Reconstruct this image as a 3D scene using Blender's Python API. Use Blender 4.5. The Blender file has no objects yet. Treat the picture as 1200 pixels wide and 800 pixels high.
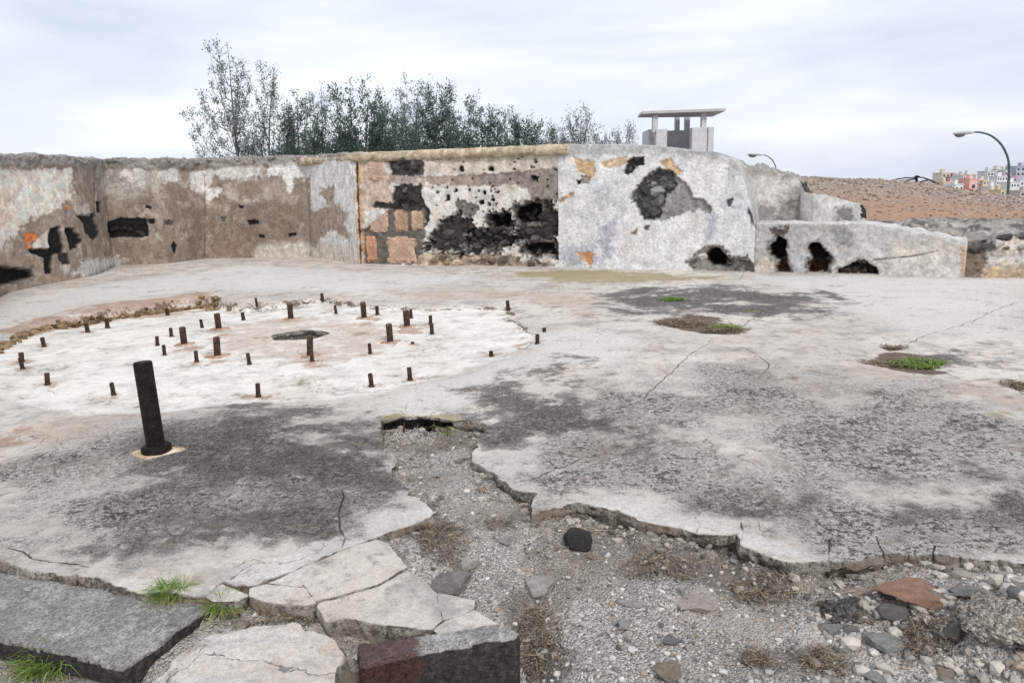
import bpy, bmesh, math, random
import numpy as np
from mathutils import Matrix, Vector

random.seed(7)
RNG = np.random.default_rng(7)
SC = bpy.context.scene
COL = SC.collection

# ------------------------------------------------------------------ camera
FPX, HOR, ROLL, EYE = 875.0, 223.0, -0.025, 1.6      # focal length in photo pixels, horizon row, roll, eye height
TH = math.atan((400 - HOR) / FPX)
_c, _s = math.cos(ROLL), math.sin(ROLL)
_F = np.array([0, math.cos(TH), -math.sin(TH)])
_U0 = np.array([0, math.sin(TH), math.cos(TH)])
_X0 = np.array([1.0, 0, 0])
_R = _c * _X0 + _s * _U0
_U = -_s * _X0 + _c * _U0
cam_d = bpy.data.cameras.new("camera")
cam_d.sensor_width = 36
cam_d.lens = 36 * FPX / 1200
cam_d.clip_start = 0.05
cam_d.clip_end = 20000
cam = bpy.data.objects.new("camera", cam_d)
COL.objects.link(cam)
cam.matrix_world = Matrix(((_R[0], _U[0], -_F[0], 0), (_R[1], _U[1], -_F[1], 0), (_R[2], _U[2], -_F[2], EYE), (0, 0, 0, 1)))
SC.camera = cam

# ------------------------------------------------------------------ world, sun, exposure
SUN_EL, SUN_AZ = math.radians(44), math.radians(160)     # azimuth clockwise from +Y
world = bpy.data.worlds.new("World")
SC.world = world
world.use_nodes = True
wn, wl = world.node_tree.nodes, world.node_tree.links
wn.clear()
w_out = wn.new("ShaderNodeOutputWorld")
w_bg = wn.new("ShaderNodeBackground")
w_sky = wn.new("ShaderNodeTexSky")
w_sky.sky_type = 'NISHITA'
w_sky.sun_disc = False
w_sky.sun_elevation = SUN_EL
w_sky.sun_rotation = SUN_AZ
w_sky.dust_density = 2.0
w_tc = wn.new("ShaderNodeTexCoord")
w_map = wn.new("ShaderNodeMapping")
w_map.inputs['Scale'].default_value = (1.0, 1.0, 5.0)
w_map.inputs['Rotation'].default_value = (0, 0.06, 0)
w_n1 = wn.new("ShaderNodeTexNoise")
w_n1.inputs['Scale'].default_value = 2.0
w_n1.inputs['Detail'].default_value = 7
w_n1.inputs['Roughness'].default_value = 0.52
w_n1.inputs['Distortion'].default_value = 0.3
w_ramp = wn.new("ShaderNodeValToRGB")
e = w_ramp.color_ramp.elements
e[0].position, e[0].color = 0.33, (5.9, 6.3, 7.25, 1)
e[1].position, e[1].color = 0.66, (8.6, 8.8, 9.2, 1)
m_ = w_ramp.color_ramp.elements.new(0.5)
m_.color = (7.2, 7.55, 8.3, 1)
w_mix = wn.new("ShaderNodeMixRGB")
w_mix.inputs[0].default_value = 0.9            # overcast: cloud deck over nine tenths of the sky
wl.new(w_tc.outputs['Generated'], w_map.inputs[0])
wl.new(w_map.outputs[0], w_n1.inputs['Vector'])
wl.new(w_n1.outputs[0], w_ramp.inputs[0])
wl.new(w_sky.outputs[0], w_mix.inputs[1])
wl.new(w_ramp.outputs[0], w_mix.inputs[2])
wl.new(w_mix.outputs[0], w_bg.inputs[0])
w_bg.inputs[1].default_value = 0.093
wl.new(w_bg.outputs[0], w_out.inputs[0])

sun_d = bpy.data.lights.new("sun", 'SUN')
sun_d.energy = 1.5
sun_d.angle = math.radians(14)
sun_d.color = (1, 0.955, 0.88)
sun = bpy.data.objects.new("sun", sun_d)
COL.objects.link(sun)
sun.rotation_euler = (math.pi / 2 - SUN_EL, 0, math.pi - SUN_AZ)
vs = SC.view_settings
vs.view_transform = 'Standard'
vs.look = 'None'
vs.gamma = 1
vs.use_curve_mapping = False
vs.exposure = 0.46
SC.render.engine = 'CYCLES'


# ------------------------------------------------------------------ maths helpers
def pix(x, y, z=0.0):
    """point at height z seen at photo pixel (x, y)"""
    d = _R * ((x - 600) / FPX) - _U * ((y - 400) / FPX) + _F
    t = (z - EYE) / d[2]
    return np.array([0, 0, EYE]) + d * t


def pixd(x, y, Y):
    """point at distance Y seen at photo pixel (x, y)"""
    d = _R * ((x - 600) / FPX) - _U * ((y - 400) / FPX) + _F
    return np.array([0, 0, EYE]) + d * (Y / d[1])


def pts(lst, z=0.0):
    return np.array([pix(x, y, z)[:2] for x, y in lst])


def project(V):
    D = V - np.array([0, 0, EYE])
    w = np.maximum(D @ _F, 1e-3)
    return 600 + FPX * (D @ _R) / w, 400 - FPX * (D @ _U) / w


_perm = np.random.default_rng(3).permutation(4096)
_grad = np.random.default_rng(4).normal(size=(4096, 2))
_grad /= np.linalg.norm(_grad, axis=1)[:, None]


def perlin(x, y, seed=0):
    x = np.asarray(x, float); y = np.asarray(y, float)
    xi = np.floor(x).astype(int); yi = np.floor(y).astype(int)
    xf = x - xi; yf = y - yi
    u = xf * xf * xf * (xf * (xf * 6 - 15) + 10); v = yf * yf * yf * (yf * (yf * 6 - 15) + 10)

    def g(a, b):
        h = _perm[(_perm[(xi + a + seed * 131) & 4095] + yi + b) & 4095]
        return _grad[h, 0] * (xf - a) + _grad[h, 1] * (yf - b)
    return ((g(0, 0) * (1 - u) + g(1, 0) * u) * (1 - v) + (g(0, 1) * (1 - u) + g(1, 1) * u) * v) * 1.5


def fbm(x, y, sc, octv=4, seed=0, gain=0.5):
    r = 0; a = 1.0; t = 0
    for o in range(octv):
        r = r + a * perlin(np.asarray(x) * sc, np.asarray(y) * sc, seed + o * 7)
        t += a; a *= gain; sc = sc * 2.03
    return r / t * 1.4


def sstep(a, b, x):
    t = np.clip((x - a) / (b - a), 0, 1)
    return t * t * (3 - 2 * t)


def seg_dist(px, py, poly, closed=True):
    """distance to polyline, nearest point, parameter along"""
    n = len(poly); m = n if closed else n - 1
    best = np.full(px.shape, 1e9); bx = np.zeros(px.shape); by = np.zeros(px.shape); sg = np.zeros(px.shape); tt = np.zeros(px.shape)
    for i in range(m):
        ax, ay = poly[i]; cx, cy = poly[(i + 1) % n]
        dx, dy = cx - ax, cy - ay
        L = dx * dx + dy * dy + 1e-12
        t = np.clip(((px - ax) * dx + (py - ay) * dy) / L, 0, 1)
        qx = ax + t * dx; qy = ay + t * dy
        d = np.hypot(px - qx, py - qy)
        k = d < best
        best = np.where(k, d, best); bx = np.where(k, qx, bx); by = np.where(k, qy, by)
        sg = np.where(k, np.sign(dx * (py - ay) - dy * (px - ax)), sg)
        tt = np.where(k, (i + t) / m, tt)
    return best, bx, by, sg, tt


def inside(px, py, poly):
    n = len(poly); r = np.zeros(px.shape, bool)
    for i in range(n):
        ax, ay = poly[i]; cx, cy = poly[(i + 1) % n]
        if ay == cy: continue
        k = ((ay > py) != (cy > py)) & (px < (cx - ax) * (py - ay) / (cy - ay) + ax)
        r ^= k
    return r


def sdf(px, py, poly, margin):
    """signed distance, positive inside, clipped to -margin away from the polygon"""
    poly = np.asarray(poly, float)
    out = np.full(px.shape, -float(margin))
    lo = poly.min(0) - margin; hi = poly.max(0) + margin
    k = (px > lo[0]) & (px < hi[0]) & (py > lo[1]) & (py < hi[1])
    if k.any():
        a, b = px[k], py[k]
        d = seg_dist(a, b, poly)[0]
        out[k] = np.where(inside(a, b, poly), d, -np.minimum(d, margin))
    return out


def jag(poly, amp, step, seed=0, closed=True):
    """roughen a polyline as broken concrete breaks"""
    r = np.random.default_rng(seed); out = []
    n = len(poly); m = n if closed else n - 1
    for i in range(m):
        a = np.asarray(poly[i], float); b = np.asarray(poly[(i + 1) % n], float)
        L = np.linalg.norm(b - a); k = max(1, int(L / step))
        if L > 4: k = 1
        nv = np.array([-(b - a)[1], (b - a)[0]]) / max(L, 1e-9)
        for j in range(k):
            p = a + (b - a) * j / k
            if k > 1: p = p + nv * r.normal() * amp
            out.append(p)
    if not closed: out.append(np.asarray(poly[-1], float))
    return np.array(out)


# ------------------------------------------------------------------ object helpers
def mesh(name, V, F, mat=None, parent=None, smooth=True, attrs=None, cols=None):
    me = bpy.data.meshes.new(name)
    me.from_pydata(np.asarray(V, float).tolist(), [], F.tolist() if isinstance(F, np.ndarray) else F)
    if smooth: me.polygons.foreach_set('use_smooth', [True] * len(me.polygons))
    for k, v in (attrs or {}).items():
        a = me.attributes.new(k, 'FLOAT', 'POINT'); a.data.foreach_set('value', np.asarray(v, np.float32))
    if cols is not None:
        a = me.attributes.new('Col', 'FLOAT_COLOR', 'POINT')
        c4 = np.ones((len(cols), 4), np.float32); c4[:, :3] = cols
        a.data.foreach_set('color', c4.ravel())
    me.update()
    o = bpy.data.objects.new(name, me)
    if mat: me.materials.append(mat)
    COL.objects.link(o)
    if parent: o.parent = parent
    return o


def tag(o, label, cat=None, group=None, kind=None):
    if label: o['label'] = label
    if cat: o['category'] = cat
    if group: o['group'] = group
    if kind: o['kind'] = kind
    return o


def empty(name, loc=(0, 0, 0)):
    o = bpy.data.objects.new(name, None)
    o.empty_display_size = 0.1
    o.location = loc
    COL.objects.link(o)
    return o


class MB:
    """collects shapes for one mesh"""
    def __init__(s): s.v = []; s.f = []
    def add(s, V, F):
        k = len(s.v); s.v.extend([tuple(map(float, p)) for p in V]); s.f.extend([tuple(i + k for i in f) for f in F])
    def box(s, c, d, rz=0.0, taper=1.0, rx=0.0):
        x, y, z = [q / 2 for q in d]
        V = [Vector((sx * x * (taper if sz > 0 else 1), sy * y * (taper if sz > 0 else 1), sz * z)) for sz in (-1, 1) for sx, sy in ((-1, -1), (1, -1), (1, 1), (-1, 1))]
        M = Matrix.Rotation(rz, 3, 'Z') @ Matrix.Rotation(rx, 3, 'X')
        s.add([(M @ v) + Vector(c) for v in V], [(3, 2, 1, 0), (4, 5, 6, 7), (0, 1, 5, 4), (1, 2, 6, 5), (2, 3, 7, 6), (3, 0, 4, 7)])
    def tube(s, P, R, n=8, cap=True):
        P = [Vector(p) for p in P]
        if not hasattr(R, '__len__'): R = [R] * len(P)
        k0 = len(s.v); V = []
        for i, p in enumerate(P):
            t = (P[min(i + 1, len(P) - 1)] - P[max(i - 1, 0)]).normalized()
            a = t.orthogonal().normalized() if abs(t.z) > .95 else t.cross(Vector((0, 0, 1))).normalized()
            if abs(t.z) > .95: a = (Vector((1, 0, 0)) - t * t.x).normalized()
            b = t.cross(a)
            for j in range(n):
                q = 2 * math.pi * j / n
                V.append(p + (a * math.cos(q) + b * math.sin(q)) * R[i])
        F = [(i * n + j, i * n + (j + 1) % n, (i + 1) * n + (j + 1) % n, (i + 1) * n + j) for i in range(len(P) - 1) for j in range(n)]
        if cap: F += [tuple(range(n))[::-1], tuple(range((len(P) - 1) * n, len(P) * n))]
        s.add(V, F)
    def build(s, name, mat, parent=None, smooth=False):
        return mesh(name, s.v, s.f, mat, parent, smooth)


# ------------------------------------------------------------------ node helpers
class NT:
    def __init__(s, name, rough=0.9, spec=0.25):
        s.m = bpy.data.materials.new(name); s.m.use_nodes = True
        s.n, s.l = s.m.node_tree.nodes, s.m.node_tree.links
        s.b = s.n['Principled BSDF']
        s.b.inputs['Roughness'].default_value = rough
        s.b.inputs['Specular IOR Level'].default_value = spec
        s.tc = s.n.new('ShaderNodeTexCoord').outputs['Object']
    def _in(s, sock, v):
        if isinstance(v, bpy.types.NodeSocket): s.l.new(v, sock)
        elif isinstance(v, (tuple, list)): sock.default_value = tuple(v) + ((1,) if len(v) == 3 and sock.type == 'RGBA' else ())
        else: sock.default_value = v
    def noise(s, sc, det=4, ro=0.55, vec=None, dist=0.0, stretch=None, off=0):
        n = s.n.new('ShaderNodeTexNoise'); v = vec or s.tc
        if stretch or off:
            mp = s.n.new('ShaderNodeMapping'); s.l.new(v, mp.inputs[0])
            if stretch: mp.inputs['Scale'].default_value = stretch
            mp.inputs['Location'].default_value = (off, off * 1.7, off * .6); v = mp.outputs[0]
        s.l.new(v, n.inputs['Vector'])
        n.inputs['Scale'].default_value = sc; n.inputs['Detail'].default_value = det
        n.inputs['Roughness'].default_value = ro; n.inputs['Distortion'].default_value = dist
        return n.outputs[0]
    def voro(s, sc, out='Color', feat='F1'):
        n = s.n.new('ShaderNodeTexVoronoi'); s.l.new(s.tc, n.inputs['Vector']); n.feature = feat
        n.inputs['Scale'].default_value = sc
        return n.outputs[out]
    def attr(s, name, out='Fac'):
        n = s.n.new('ShaderNodeAttribute'); n.attribute_name = name; return n.outputs[out]
    def math(s, op, a, b=0.0, clamp=False):
        n = s.n.new('ShaderNodeMath'); n.operation = op; n.use_clamp = clamp
        s._in(n.inputs[0], a); s._in(n.inputs[1], b); return n.outputs[0]
    def rng(s, v, a, b, c=0.0, d=1.0, smooth=True):
        n = s.n.new('ShaderNodeMapRange'); n.interpolation_type = 'SMOOTHSTEP' if smooth else 'LINEAR'
        s._in(n.inputs[0], v)
        for i, q in enumerate((a, b, c, d)): s._in(n.inputs[i + 1], q)
        return n.outputs[0]
    def mix(s, f, a, b, mode='MIX'):
        n = s.n.new('ShaderNodeMixRGB'); n.blend_type = mode
        s._in(n.inputs[0], f); s._in(n.inputs[1], a); s._in(n.inputs[2], b); return n.outputs[0]
    def sc(s, col, f):
        n = s.n.new('ShaderNodeVectorMath'); n.operation = 'SCALE'
        s._in(n.inputs[0], col); s._in(n.inputs['Scale'], f); return n.outputs[0]
    def info(s, out):
        return s.n.new('ShaderNodeObjectInfo').outputs[out]
    def island(s):
        return s.n.new('ShaderNodeNewGeometry').outputs['Random Per Island']
    def out(s, col, bump=None, dist=0.01, strength=1.0):
        s._in(s.b.inputs['Base Color'], col)
        if bump is not None:
            n = s.n.new('ShaderNodeBump'); s._in(n.inputs['Height'], bump)
            n.inputs['Distance'].default_value = dist; n.inputs['Strength'].default_value = strength
            s.l.new(n.outputs[0], s.b.inputs['Normal'])
        return s.m


def mat_floor():
    t = NT('floor_concrete', 0.92, 0.2)
    nl = t.noise(0.55, 5, .6); nb = t.noise(1.3, 6, .65, off=17); nm = t.noise(3.2, 7, .66, off=3)
    n10 = t.noise(10, 7, .68, off=5); nf = t.noise(30, 7, .72, off=9); ng = t.noise(120, 4, .75)
    def cen(n, k): return t.math('MULTIPLY', t.math('SUBTRACT', n, .5), k)
    def add(*a):
        r = a[0]
        for q in a[1:]: r = t.math('ADD', r, q)
        return r
    wob = add(cen(nb, .9), cen(nm, 1.9), cen(n10, 1.7), cen(nf, 1.3), cen(ng, .8))
    vg = t.voro(190); vg2 = t.voro(75)
    fine = add(.5, cen(vg, .28), cen(vg2, .16), cen(nm, .4), cen(n10, .8), cen(nf, 1.2), cen(ng, 1.1))
    def mask(name, lo=.3, hi=.8, k=1.0, amt=1.0):
        m = t.rng(t.math('ADD', t.attr(name), t.math('MULTIPLY', wob, k)), lo, hi)
        return t.math('MULTIPLY', m, amt) if amt < 1 else m
    c = t.mix(t.rng(nl, .36, .64), (.67, .62, .565), (.54, .495, .45))
    c = t.mix(t.math('MULTIPLY', t.rng(nm, .46, .62), .65), c, (.33, .31, .295))
    c = t.mix(t.math('MULTIPLY', t.rng(n10, .5, .66), .45), c, (.30, .285, .275))
    c = t.mix(t.math('MULTIPLY', t.rng(nb, .48, .64), .40), c, (.56, .455, .38))
    c = t.mix(t.math('MULTIPLY', t.rng(add(.5, cen(nb, .6), cen(n10, 1.2), cen(nf, .9)), .56, .78), .55), c, (.20, .19, .18))
    wc = t.mix(t.rng(nm, .40, .62), (.82, .785, .735), (.66, .625, .58))
    wc = t.mix(t.math('MULTIPLY', t.rng(n10, .5, .64), .4), wc, (.48, .44, .40))
    wc = t.mix(t.math('MULTIPLY', t.rng(nb, .5, .64), .35), wc, (.62, .54, .46))
    c = t.mix(mask('white', .28, .72, .8), c, wc)
    c = t.mix(mask('pale', .25, .85, .8, .75), c, t.mix(fine, (.52, .50, .48), (.76, .735, .705)))
    c = t.mix(mask('tan', .42, 1.0, 1.2, .62), c, t.mix(fine, (.38, .28, .22), (.60, .50, .43)))
    c = t.mix(mask('rust', .5, .95, 1.3, .7), c, t.mix(fine, (.24, .12, .07), (.50, .33, .23)))
    # lichen-bitten rough skin
    sk = add(.5, cen(vg, .20), cen(vg2, .14), cen(nb, .6), cen(nm, .7), cen(n10, .8), cen(nf, 1.3), cen(ng, .9))
    lich = t.mix(t.rng(sk, .32, .60), (.038, .034, .032), (.64, .60, .56))
    lich = t.mix(t.math('MULTIPLY', t.rng(add(.5, cen(nb, 1.0), cen(n10, .8)), .5, .66), .5), lich, t.mix(fine, (.10, .068, .055), (.42, .32, .265)))
    c = t.mix(mask('rough', .22, .7, .9, .92), c, lich)
    # black algae film, worn through in grains
    alg = t.mix(t.rng(fine, .36, .72), (.022, .020, .019), (.24, .222, .21))
    alg = t.mix(t.math('MULTIPLY', t.rng(nb, .48, .62), .45), alg, (.115, .088, .082))
    c = t.mix(mask('dark', .26, 1.12, 1.5, .97), c, alg)
    c = t.mix(mask('ochre', .34, .8, 1.0, .75), c, t.mix(fine, (.19, .16, .06), (.42, .36, .18)))
    c = t.mix(mask('soil', .4, .65, .8, .95), c, t.mix(fine, (.04, .028, .02), (.22, .16, .115)))
    c = t.sc(c, t.math('MULTIPLY', t.rng(vg, .2, .8, .90, 1.10, False), t.rng(nf, .35, .65, .90, 1.10, False)))
    # broken edge faces: raw dirty aggregate
    ed = t.mix(t.rng(sk, .32, .62), (.17, .145, .122), (.62, .565, .505))
    ed = t.mix(t.math('MULTIPLY', t.rng(nm, .48, .6), .6), ed, (.30, .21, .145))
    c = t.mix(t.rng(t.math('ADD', t.attr('edge'), t.math('MULTIPLY', wob, .5)), .35, .75), c, ed)
    vd = t.n.new('ShaderNodeTexVoronoi'); vd.feature = 'DISTANCE_TO_EDGE'; vd.inputs['Scale'].default_value = 1.35
    wv = t.n.new('ShaderNodeVectorMath'); wv.operation = 'ADD'; t.l.new(t.tc, wv.inputs[0])
    nv = t.n.new('ShaderNodeTexNoise'); nv.inputs['Scale'].default_value = 2.6; nv.inputs['Detail'].default_value = 6; t.l.new(t.tc, nv.inputs['Vector'])
    sv = t.n.new('ShaderNodeVectorMath'); sv.operation = 'SCALE'; sv.inputs['Scale'].default_value = .55; t.l.new(nv.outputs['Color'], sv.inputs[0]); t.l.new(sv.outputs[0], wv.inputs[1]); t.l.new(wv.outputs[0], vd.inputs['Vector'])
    hair = t.math('MULTIPLY', t.rng(vd.outputs['Distance'], .002, .008, 1, 0), t.rng(nb, .47, .55))
    c = t.mix(t.math('MULTIPLY', hair, t.rng(nf, .4, .52, 0, .75)), c, (.06, .052, .046))
    # grit
    c = t.mix(t.math('MULTIPLY', t.rng(ng, .58, .70), .5), c, (.09, .085, .08))
    c = t.mix(t.math('MULTIPLY', t.rng(ng, .42, .32), .30), c, (.74, .72, .70))
    sdn = t.math('ABSOLUTE', t.math('ADD', t.attr('crack'), cen(nf, .03)))
    ck = t.math('MULTIPLY', t.rng(sdn, .0015, .006, 1, 0), t.math('MULTIPLY', t.attr('crackw'), t.rng(nm, .38, .52, .1, .95)))
    c = t.mix(ck, c, (.035, .03, .026))
    h = add(t.math('MULTIPLY', n10, .5), t.math('MULTIPLY', nf, .5), t.math('MULTIPLY', ng, .22))
    h = add(h, t.math('MULTIPLY', t.math('MULTIPLY', sk, t.attr('rough')), .7))
    h = add(h, t.math('MULTIPLY', t.math('MULTIPLY', sk, t.attr('edge')), 1.5))
    h = t.math('SUBTRACT', h, t.math('MULTIPLY', ck, .8))
    return t.out(c, h, .024, .85)


def mat_wall():
    t = NT('wall_plaster', 0.93, 0.2)
    nf = t.noise(18, 8, .74, off=2); ng = t.noise(80, 4, .75); nm = t.noise(3.5, 7, .68, off=8)
    st = t.noise(5, 6, .65, stretch=(1, 1, .2), off=4)
    c = t.attr('Col', 'Color')
    c = t.sc(c, t.rng(nf, .30, .70, .66, 1.32, False))
    c = t.sc(c, t.rng(nm, .35, .65, .80, 1.14, False))
    c = t.sc(c, t.rng(st, .35, .65, .93, 1.05, False))
    c = t.mix(t.math('MULTIPLY', t.rng(nf, .62, .70), .45), c, t.sc(c, .4))
    c = t.mix(t.math('MULTIPLY', t.rng(ng, .62, .70), .3), c, (.06, .055, .05))
    h = t.math('ADD', nf, t.math('MULTIPLY', ng, .4))
    return t.out(c, h, .045, .85)


def mat_bed():
    t = NT('gravel', 0.95, 0.2)
    v1 = t.voro(95); v2 = t.voro(240); d1 = t.voro(95, 'Distance'); nm = t.noise(2.6, 6, .65); nf = t.noise(30, 5, .7); nb = t.noise(1.1, 5, .6, off=6)
    g = t.mix(t.rng(v1, .1, .9), (.17, .153, .14), (.78, .735, .685))
    g2 = t.mix(t.rng(v2, .1, .9), (.155, .142, .13), (.72, .68, .635))
    c = t.mix(t.rng(nf, .4, .6), g, g2)
    wob = t.math('ADD', t.math('MULTIPLY', t.math('SUBTRACT', nm, .5), 1.6), t.math('MULTIPLY', t.math('SUBTRACT', nf, .5), 1.2))
    c = t.mix(t.math('MULTIPLY', t.rng(nb, .46, .62), .55), c, t.mix(nf, (.26, .21, .17), (.54, .47, .40)))
    c = t.mix(t.math('MULTIPLY', t.rng(nm, .52, .66), .5), c, t.mix(nf, (.10, .085, .075), (.34, .30, .27)))
    c = t.mix(t.math('MULTIPLY', t.rng(t.math('ADD', t.attr('white'), t.math('MULTIPLY', wob, .6)), .4, .7), .85), c, t.mix(nf, (.48, .42, .37), (.66, .62, .58)))
    c = t.mix(t.math('MULTIPLY', t.rng(t.math('ADD', t.attr('soil'), wob), .4, .9), .62), c, t.mix(nf, (.05, .038, .031), (.21, .165, .135)))
    c = t.mix(t.math('MULTIPLY', t.rng(t.math('ADD', t.math('MULTIPLY', nb, .5), t.math('MULTIPLY', nm, .5)), .46, .60), .6), c, t.mix(nf, (.13, .108, .092), (.36, .315, .275)))
    c = t.mix(t.math('MULTIPLY', t.rng(t.noise(75, 3, .7, off=4), .57, .66), .7), c, (.05, .045, .04))
    h = t.math('ADD', t.math('MULTIPLY', d1, -1.0), t.math('MULTIPLY', nf, .8))
    return t.out(c, h, .02, .9)


def mat_rock(name, island=False, bump=.02):
    """colour comes from each object's own colour"""
    t = NT(name, 0.9, 0.25)
    nf = t.noise(28, 6, .68); nm = t.noise(7, 5, .6)
    c = t.info('Color')
    if island: c = t.sc(c, t.rng(t.island(), 0, 1, .35, 1.6, False))
    c = t.sc(c, t.math('MULTIPLY', t.rng(nf, .3, .7, .55, 1.38, False), t.rng(t.noise(3, 5, .6, off=2), .35, .65, .8, 1.2, False)))
    c = t.mix(t.math('MULTIPLY', t.rng(nm, .52, .68), .4), c, t.mix(.5, c, (.36, .31, .26)))
    c = t.mix(t.math('MULTIPLY', t.rng(t.noise(110, 2, .6), .62, .7), .5), c, (.05, .045, .04))
    return t.out(c, t.math('ADD', nf, t.math('MULTIPLY', nm, .7)), bump, .9)


def mat_pebble():
    t = NT('pebble', 0.9, 0.25)
    r = t.island()
    n = t.n.new('ShaderNodeValToRGB'); t.l.new(r, n.inputs[0])
    el = n.color_ramp.elements
    el[0].position, el[0].color = 0, (.10, .097, .095, 1)
    el[1].position, el[1].color = 1, (.70, .67, .63, 1)
    for p, c in ((.25, (.24, .23, .225, 1)), (.5, (.40, .385, .37, 1)), (.62, (.36, .27, .20, 1)), (.7, (.50, .48, .46, 1)), (.9, (.58, .56, .53, 1))):
        q = el.new(p); q.color = c
    nf = t.noise(60, 4, .65)
    return t.out(t.sc(n.outputs[0], t.rng(nf, .3, .7, .75, 1.2, False)), nf, .006, .7)


def mat_rust():
    t = NT('rusted_iron', 0.75, 0.4)
    n = t.noise(28, 6, .7); m = t.noise(9, 4, .6, off=3)
    c = t.mix(t.rng(n, .38, .62), (.018, .012, .010), (.085, .045, .028))
    c = t.mix(t.math('MULTIPLY', t.rng(m, .55, .7), .7), c, (.20, .135, .09))
    t.b.inputs['Metallic'].default_value = .25
    return t.out(c, n, .006, .8)


def mat_blackiron():
    t = NT('black_iron', 0.7, 0.25)
    n = t.noise(18, 6, .7); m = t.noise(60, 3, .6)
    c = t.mix(t.rng(n, .4, .68), (.007, .006, .006), (.022, .016, .014))
    t.b.inputs['Metallic'].default_value = .3
    c = t.mix(t.math('MULTIPLY', t.rng(m, .56, .68), .5), c, (.07, .038, .026))
    return t.out(c, t.math('ADD', n, t.math('MULTIPLY', m, .6)), .014, .9)


def mat_islands(name, a, b, rough=.8, trans=0.0, obj=False):
    t = NT(name, rough, .25)
    c = t.mix(t.island(), a, b)
    m = t.out(c)
    if trans:
        t.b.inputs['Subsurface Weight'].default_value = 0
        tr = t.n.new('ShaderNodeBsdfTranslucent'); t.l.new(c, tr.inputs[0])
        ms = t.n.new('ShaderNodeMixShader'); ms.inputs[0].default_value = trans
        t.l.new(t.b.outputs[0], ms.inputs[1]); t.l.new(tr.outputs[0], ms.inputs[2])
        t.l.new(ms.outputs[0], t.n['Material Output'].inputs[0])
    return m


def mat_plain(name, col, rough=.8, var=.25, sc=6, bump=.008, col2=None):
    t = NT(name, rough, .3)
    n = t.noise(sc, 6, .65); f = t.noise(sc * 6, 4, .65)
    c = t.mix(t.rng(n, .4, .64), col, col2) if col2 else col
    c = t.sc(c, t.math('MULTIPLY', t.rng(n, .3, .7, 1 - var, 1 + var, False), t.rng(f, .3, .7, 1 - var, 1 + var, False)))
    return t.out(c, t.math('ADD', n, t.math('MULTIPLY', f, .5)), bump, .7)


def mat_objcol(name, rough=.85, var=.12):
    t = NT(name, rough, .25)
    n = t.noise(.9, 5, .6)
    return t.out(t.sc(t.info('Color'), t.rng(n, .3, .7, 1 - var, 1 + var, False)))


M_FLOOR, M_WALL, M_BED = mat_floor(), mat_wall(), mat_bed()
M_ROCK, M_PEB = mat_rock('rock'), mat_pebble()
M_RUST, M_BLACK = mat_rust(), mat_blackiron()
M_LEAF = mat_islands('leaf', (.060, .098, .080), (.18, .25, .205), .7, .4)
M_LEAF2 = mat_islands('leaf_thin', (.13, .165, .16), (.28, .33, .32), .7, .4)
M_BARK = mat_plain('bark', (.14, .128, .12), .95, .3, 12)
M_GRASS = mat_islands('grass_blade', (.10, .19, .03), (.34, .44, .12), .6, .4)
M_GRASS_DRY = mat_islands('dry_blade', (.30, .24, .11), (.52, .45, .26), .7, .2)
M_TWIG = mat_islands('dead_weed', (.016, .011, .009), (.36, .28, .205), .9)
M_STONE_DARK = None


# ------------------------------------------------------------------ floor regions (plan shapes read off the photograph, in metres)
CUT_PX = [(-400, 612), (0, 662), (60, 671), (114, 679), (172, 690), (240, 697), (259, 680), (292, 686), (316, 676), (360, 660), (399, 642), (438, 628), (490, 612),
          (508, 602), (500, 589), (480, 580), (472, 566), (457, 557), (461, 548), (456, 530), (442, 526), (443, 511), (447, 493), (470, 488), (500, 487), (533, 491), (570, 497),
          (552, 533), (555, 541), (582, 556), (596, 566), (603, 573), (629, 577), (623, 589), (622, 601), (658, 593), (676, 587), (694, 591), (730, 600), (757, 611),
          (790, 617), (814, 622), (838, 627), (865, 623), (868, 637), (890, 646), (917, 658), (945, 657), (971, 655), (1010, 654), (1037, 649), (1094, 647), (1139, 653),
          (1184, 657), (1200, 660), (1600, 690)]
HEAD = pix(490, 490, 0)[:2]
CUT = np.vstack([jag(jag(pts(CUT_PX), .022, .13, 6, closed=False), .007, .03, 5, closed=False), [[9, -3], [-9, -3]]])
CUT_S = np.vstack([pts(CUT_PX), [[9, -3], [-9, -3]]])
HOLE_C = pix(351, 394, -.06)[:2]
HOLE = np.array([HOLE_C + (.345 + .02 * math.sin(5 * a) + RNG.normal() * .008) * np.array([math.cos(a), math.sin(a) * .95]) for a in np.linspace(0, 2 * math.pi, 44, endpoint=False)])
RIM_PX = [(-40, 432), (-8, 408), (0, 402), (35, 385), (75, 372), (130, 361), (190, 353), (245, 347), (258, 353), (300, 355), (345, 352), (375, 349), (400, 353), (440, 357), (500, 360.5),
          (545, 358), (592, 361), (602, 367), (592, 370), (613, 381), (629, 394), (612, 408), (577, 420), (500, 444), (430, 461), (360, 468), (300, 469), (230, 474), (160, 482),
          (90, 482), (40, 474), (-25, 458)]
RIM = jag(pts(RIM_PX), .035, .16, 8)

WALL_BASE_PX = [(-60, 372), (0, 344), (62, 332), (100, 325), (135, 311), (195, 309), (240, 303), (300, 302), (365, 301), (420, 309), (492, 311), (560, 311), (655, 312.5), (735, 315), (820, 317), (886, 319), (1029, 322), (1130, 325), (1200, 326), (1300, 328)]
WALL_W = pts(WALL_BASE_PX)
FLOOR_OUT = np.vstack([WALL_W + np.array([0, .35]), [[14, 10], [14, 1], [-14, 1], [-14, 9]]])
RIM_C = RIM.mean(0)


def region(lst, soft, amp=1.0):
    return (pts(lst), soft, amp)


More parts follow.
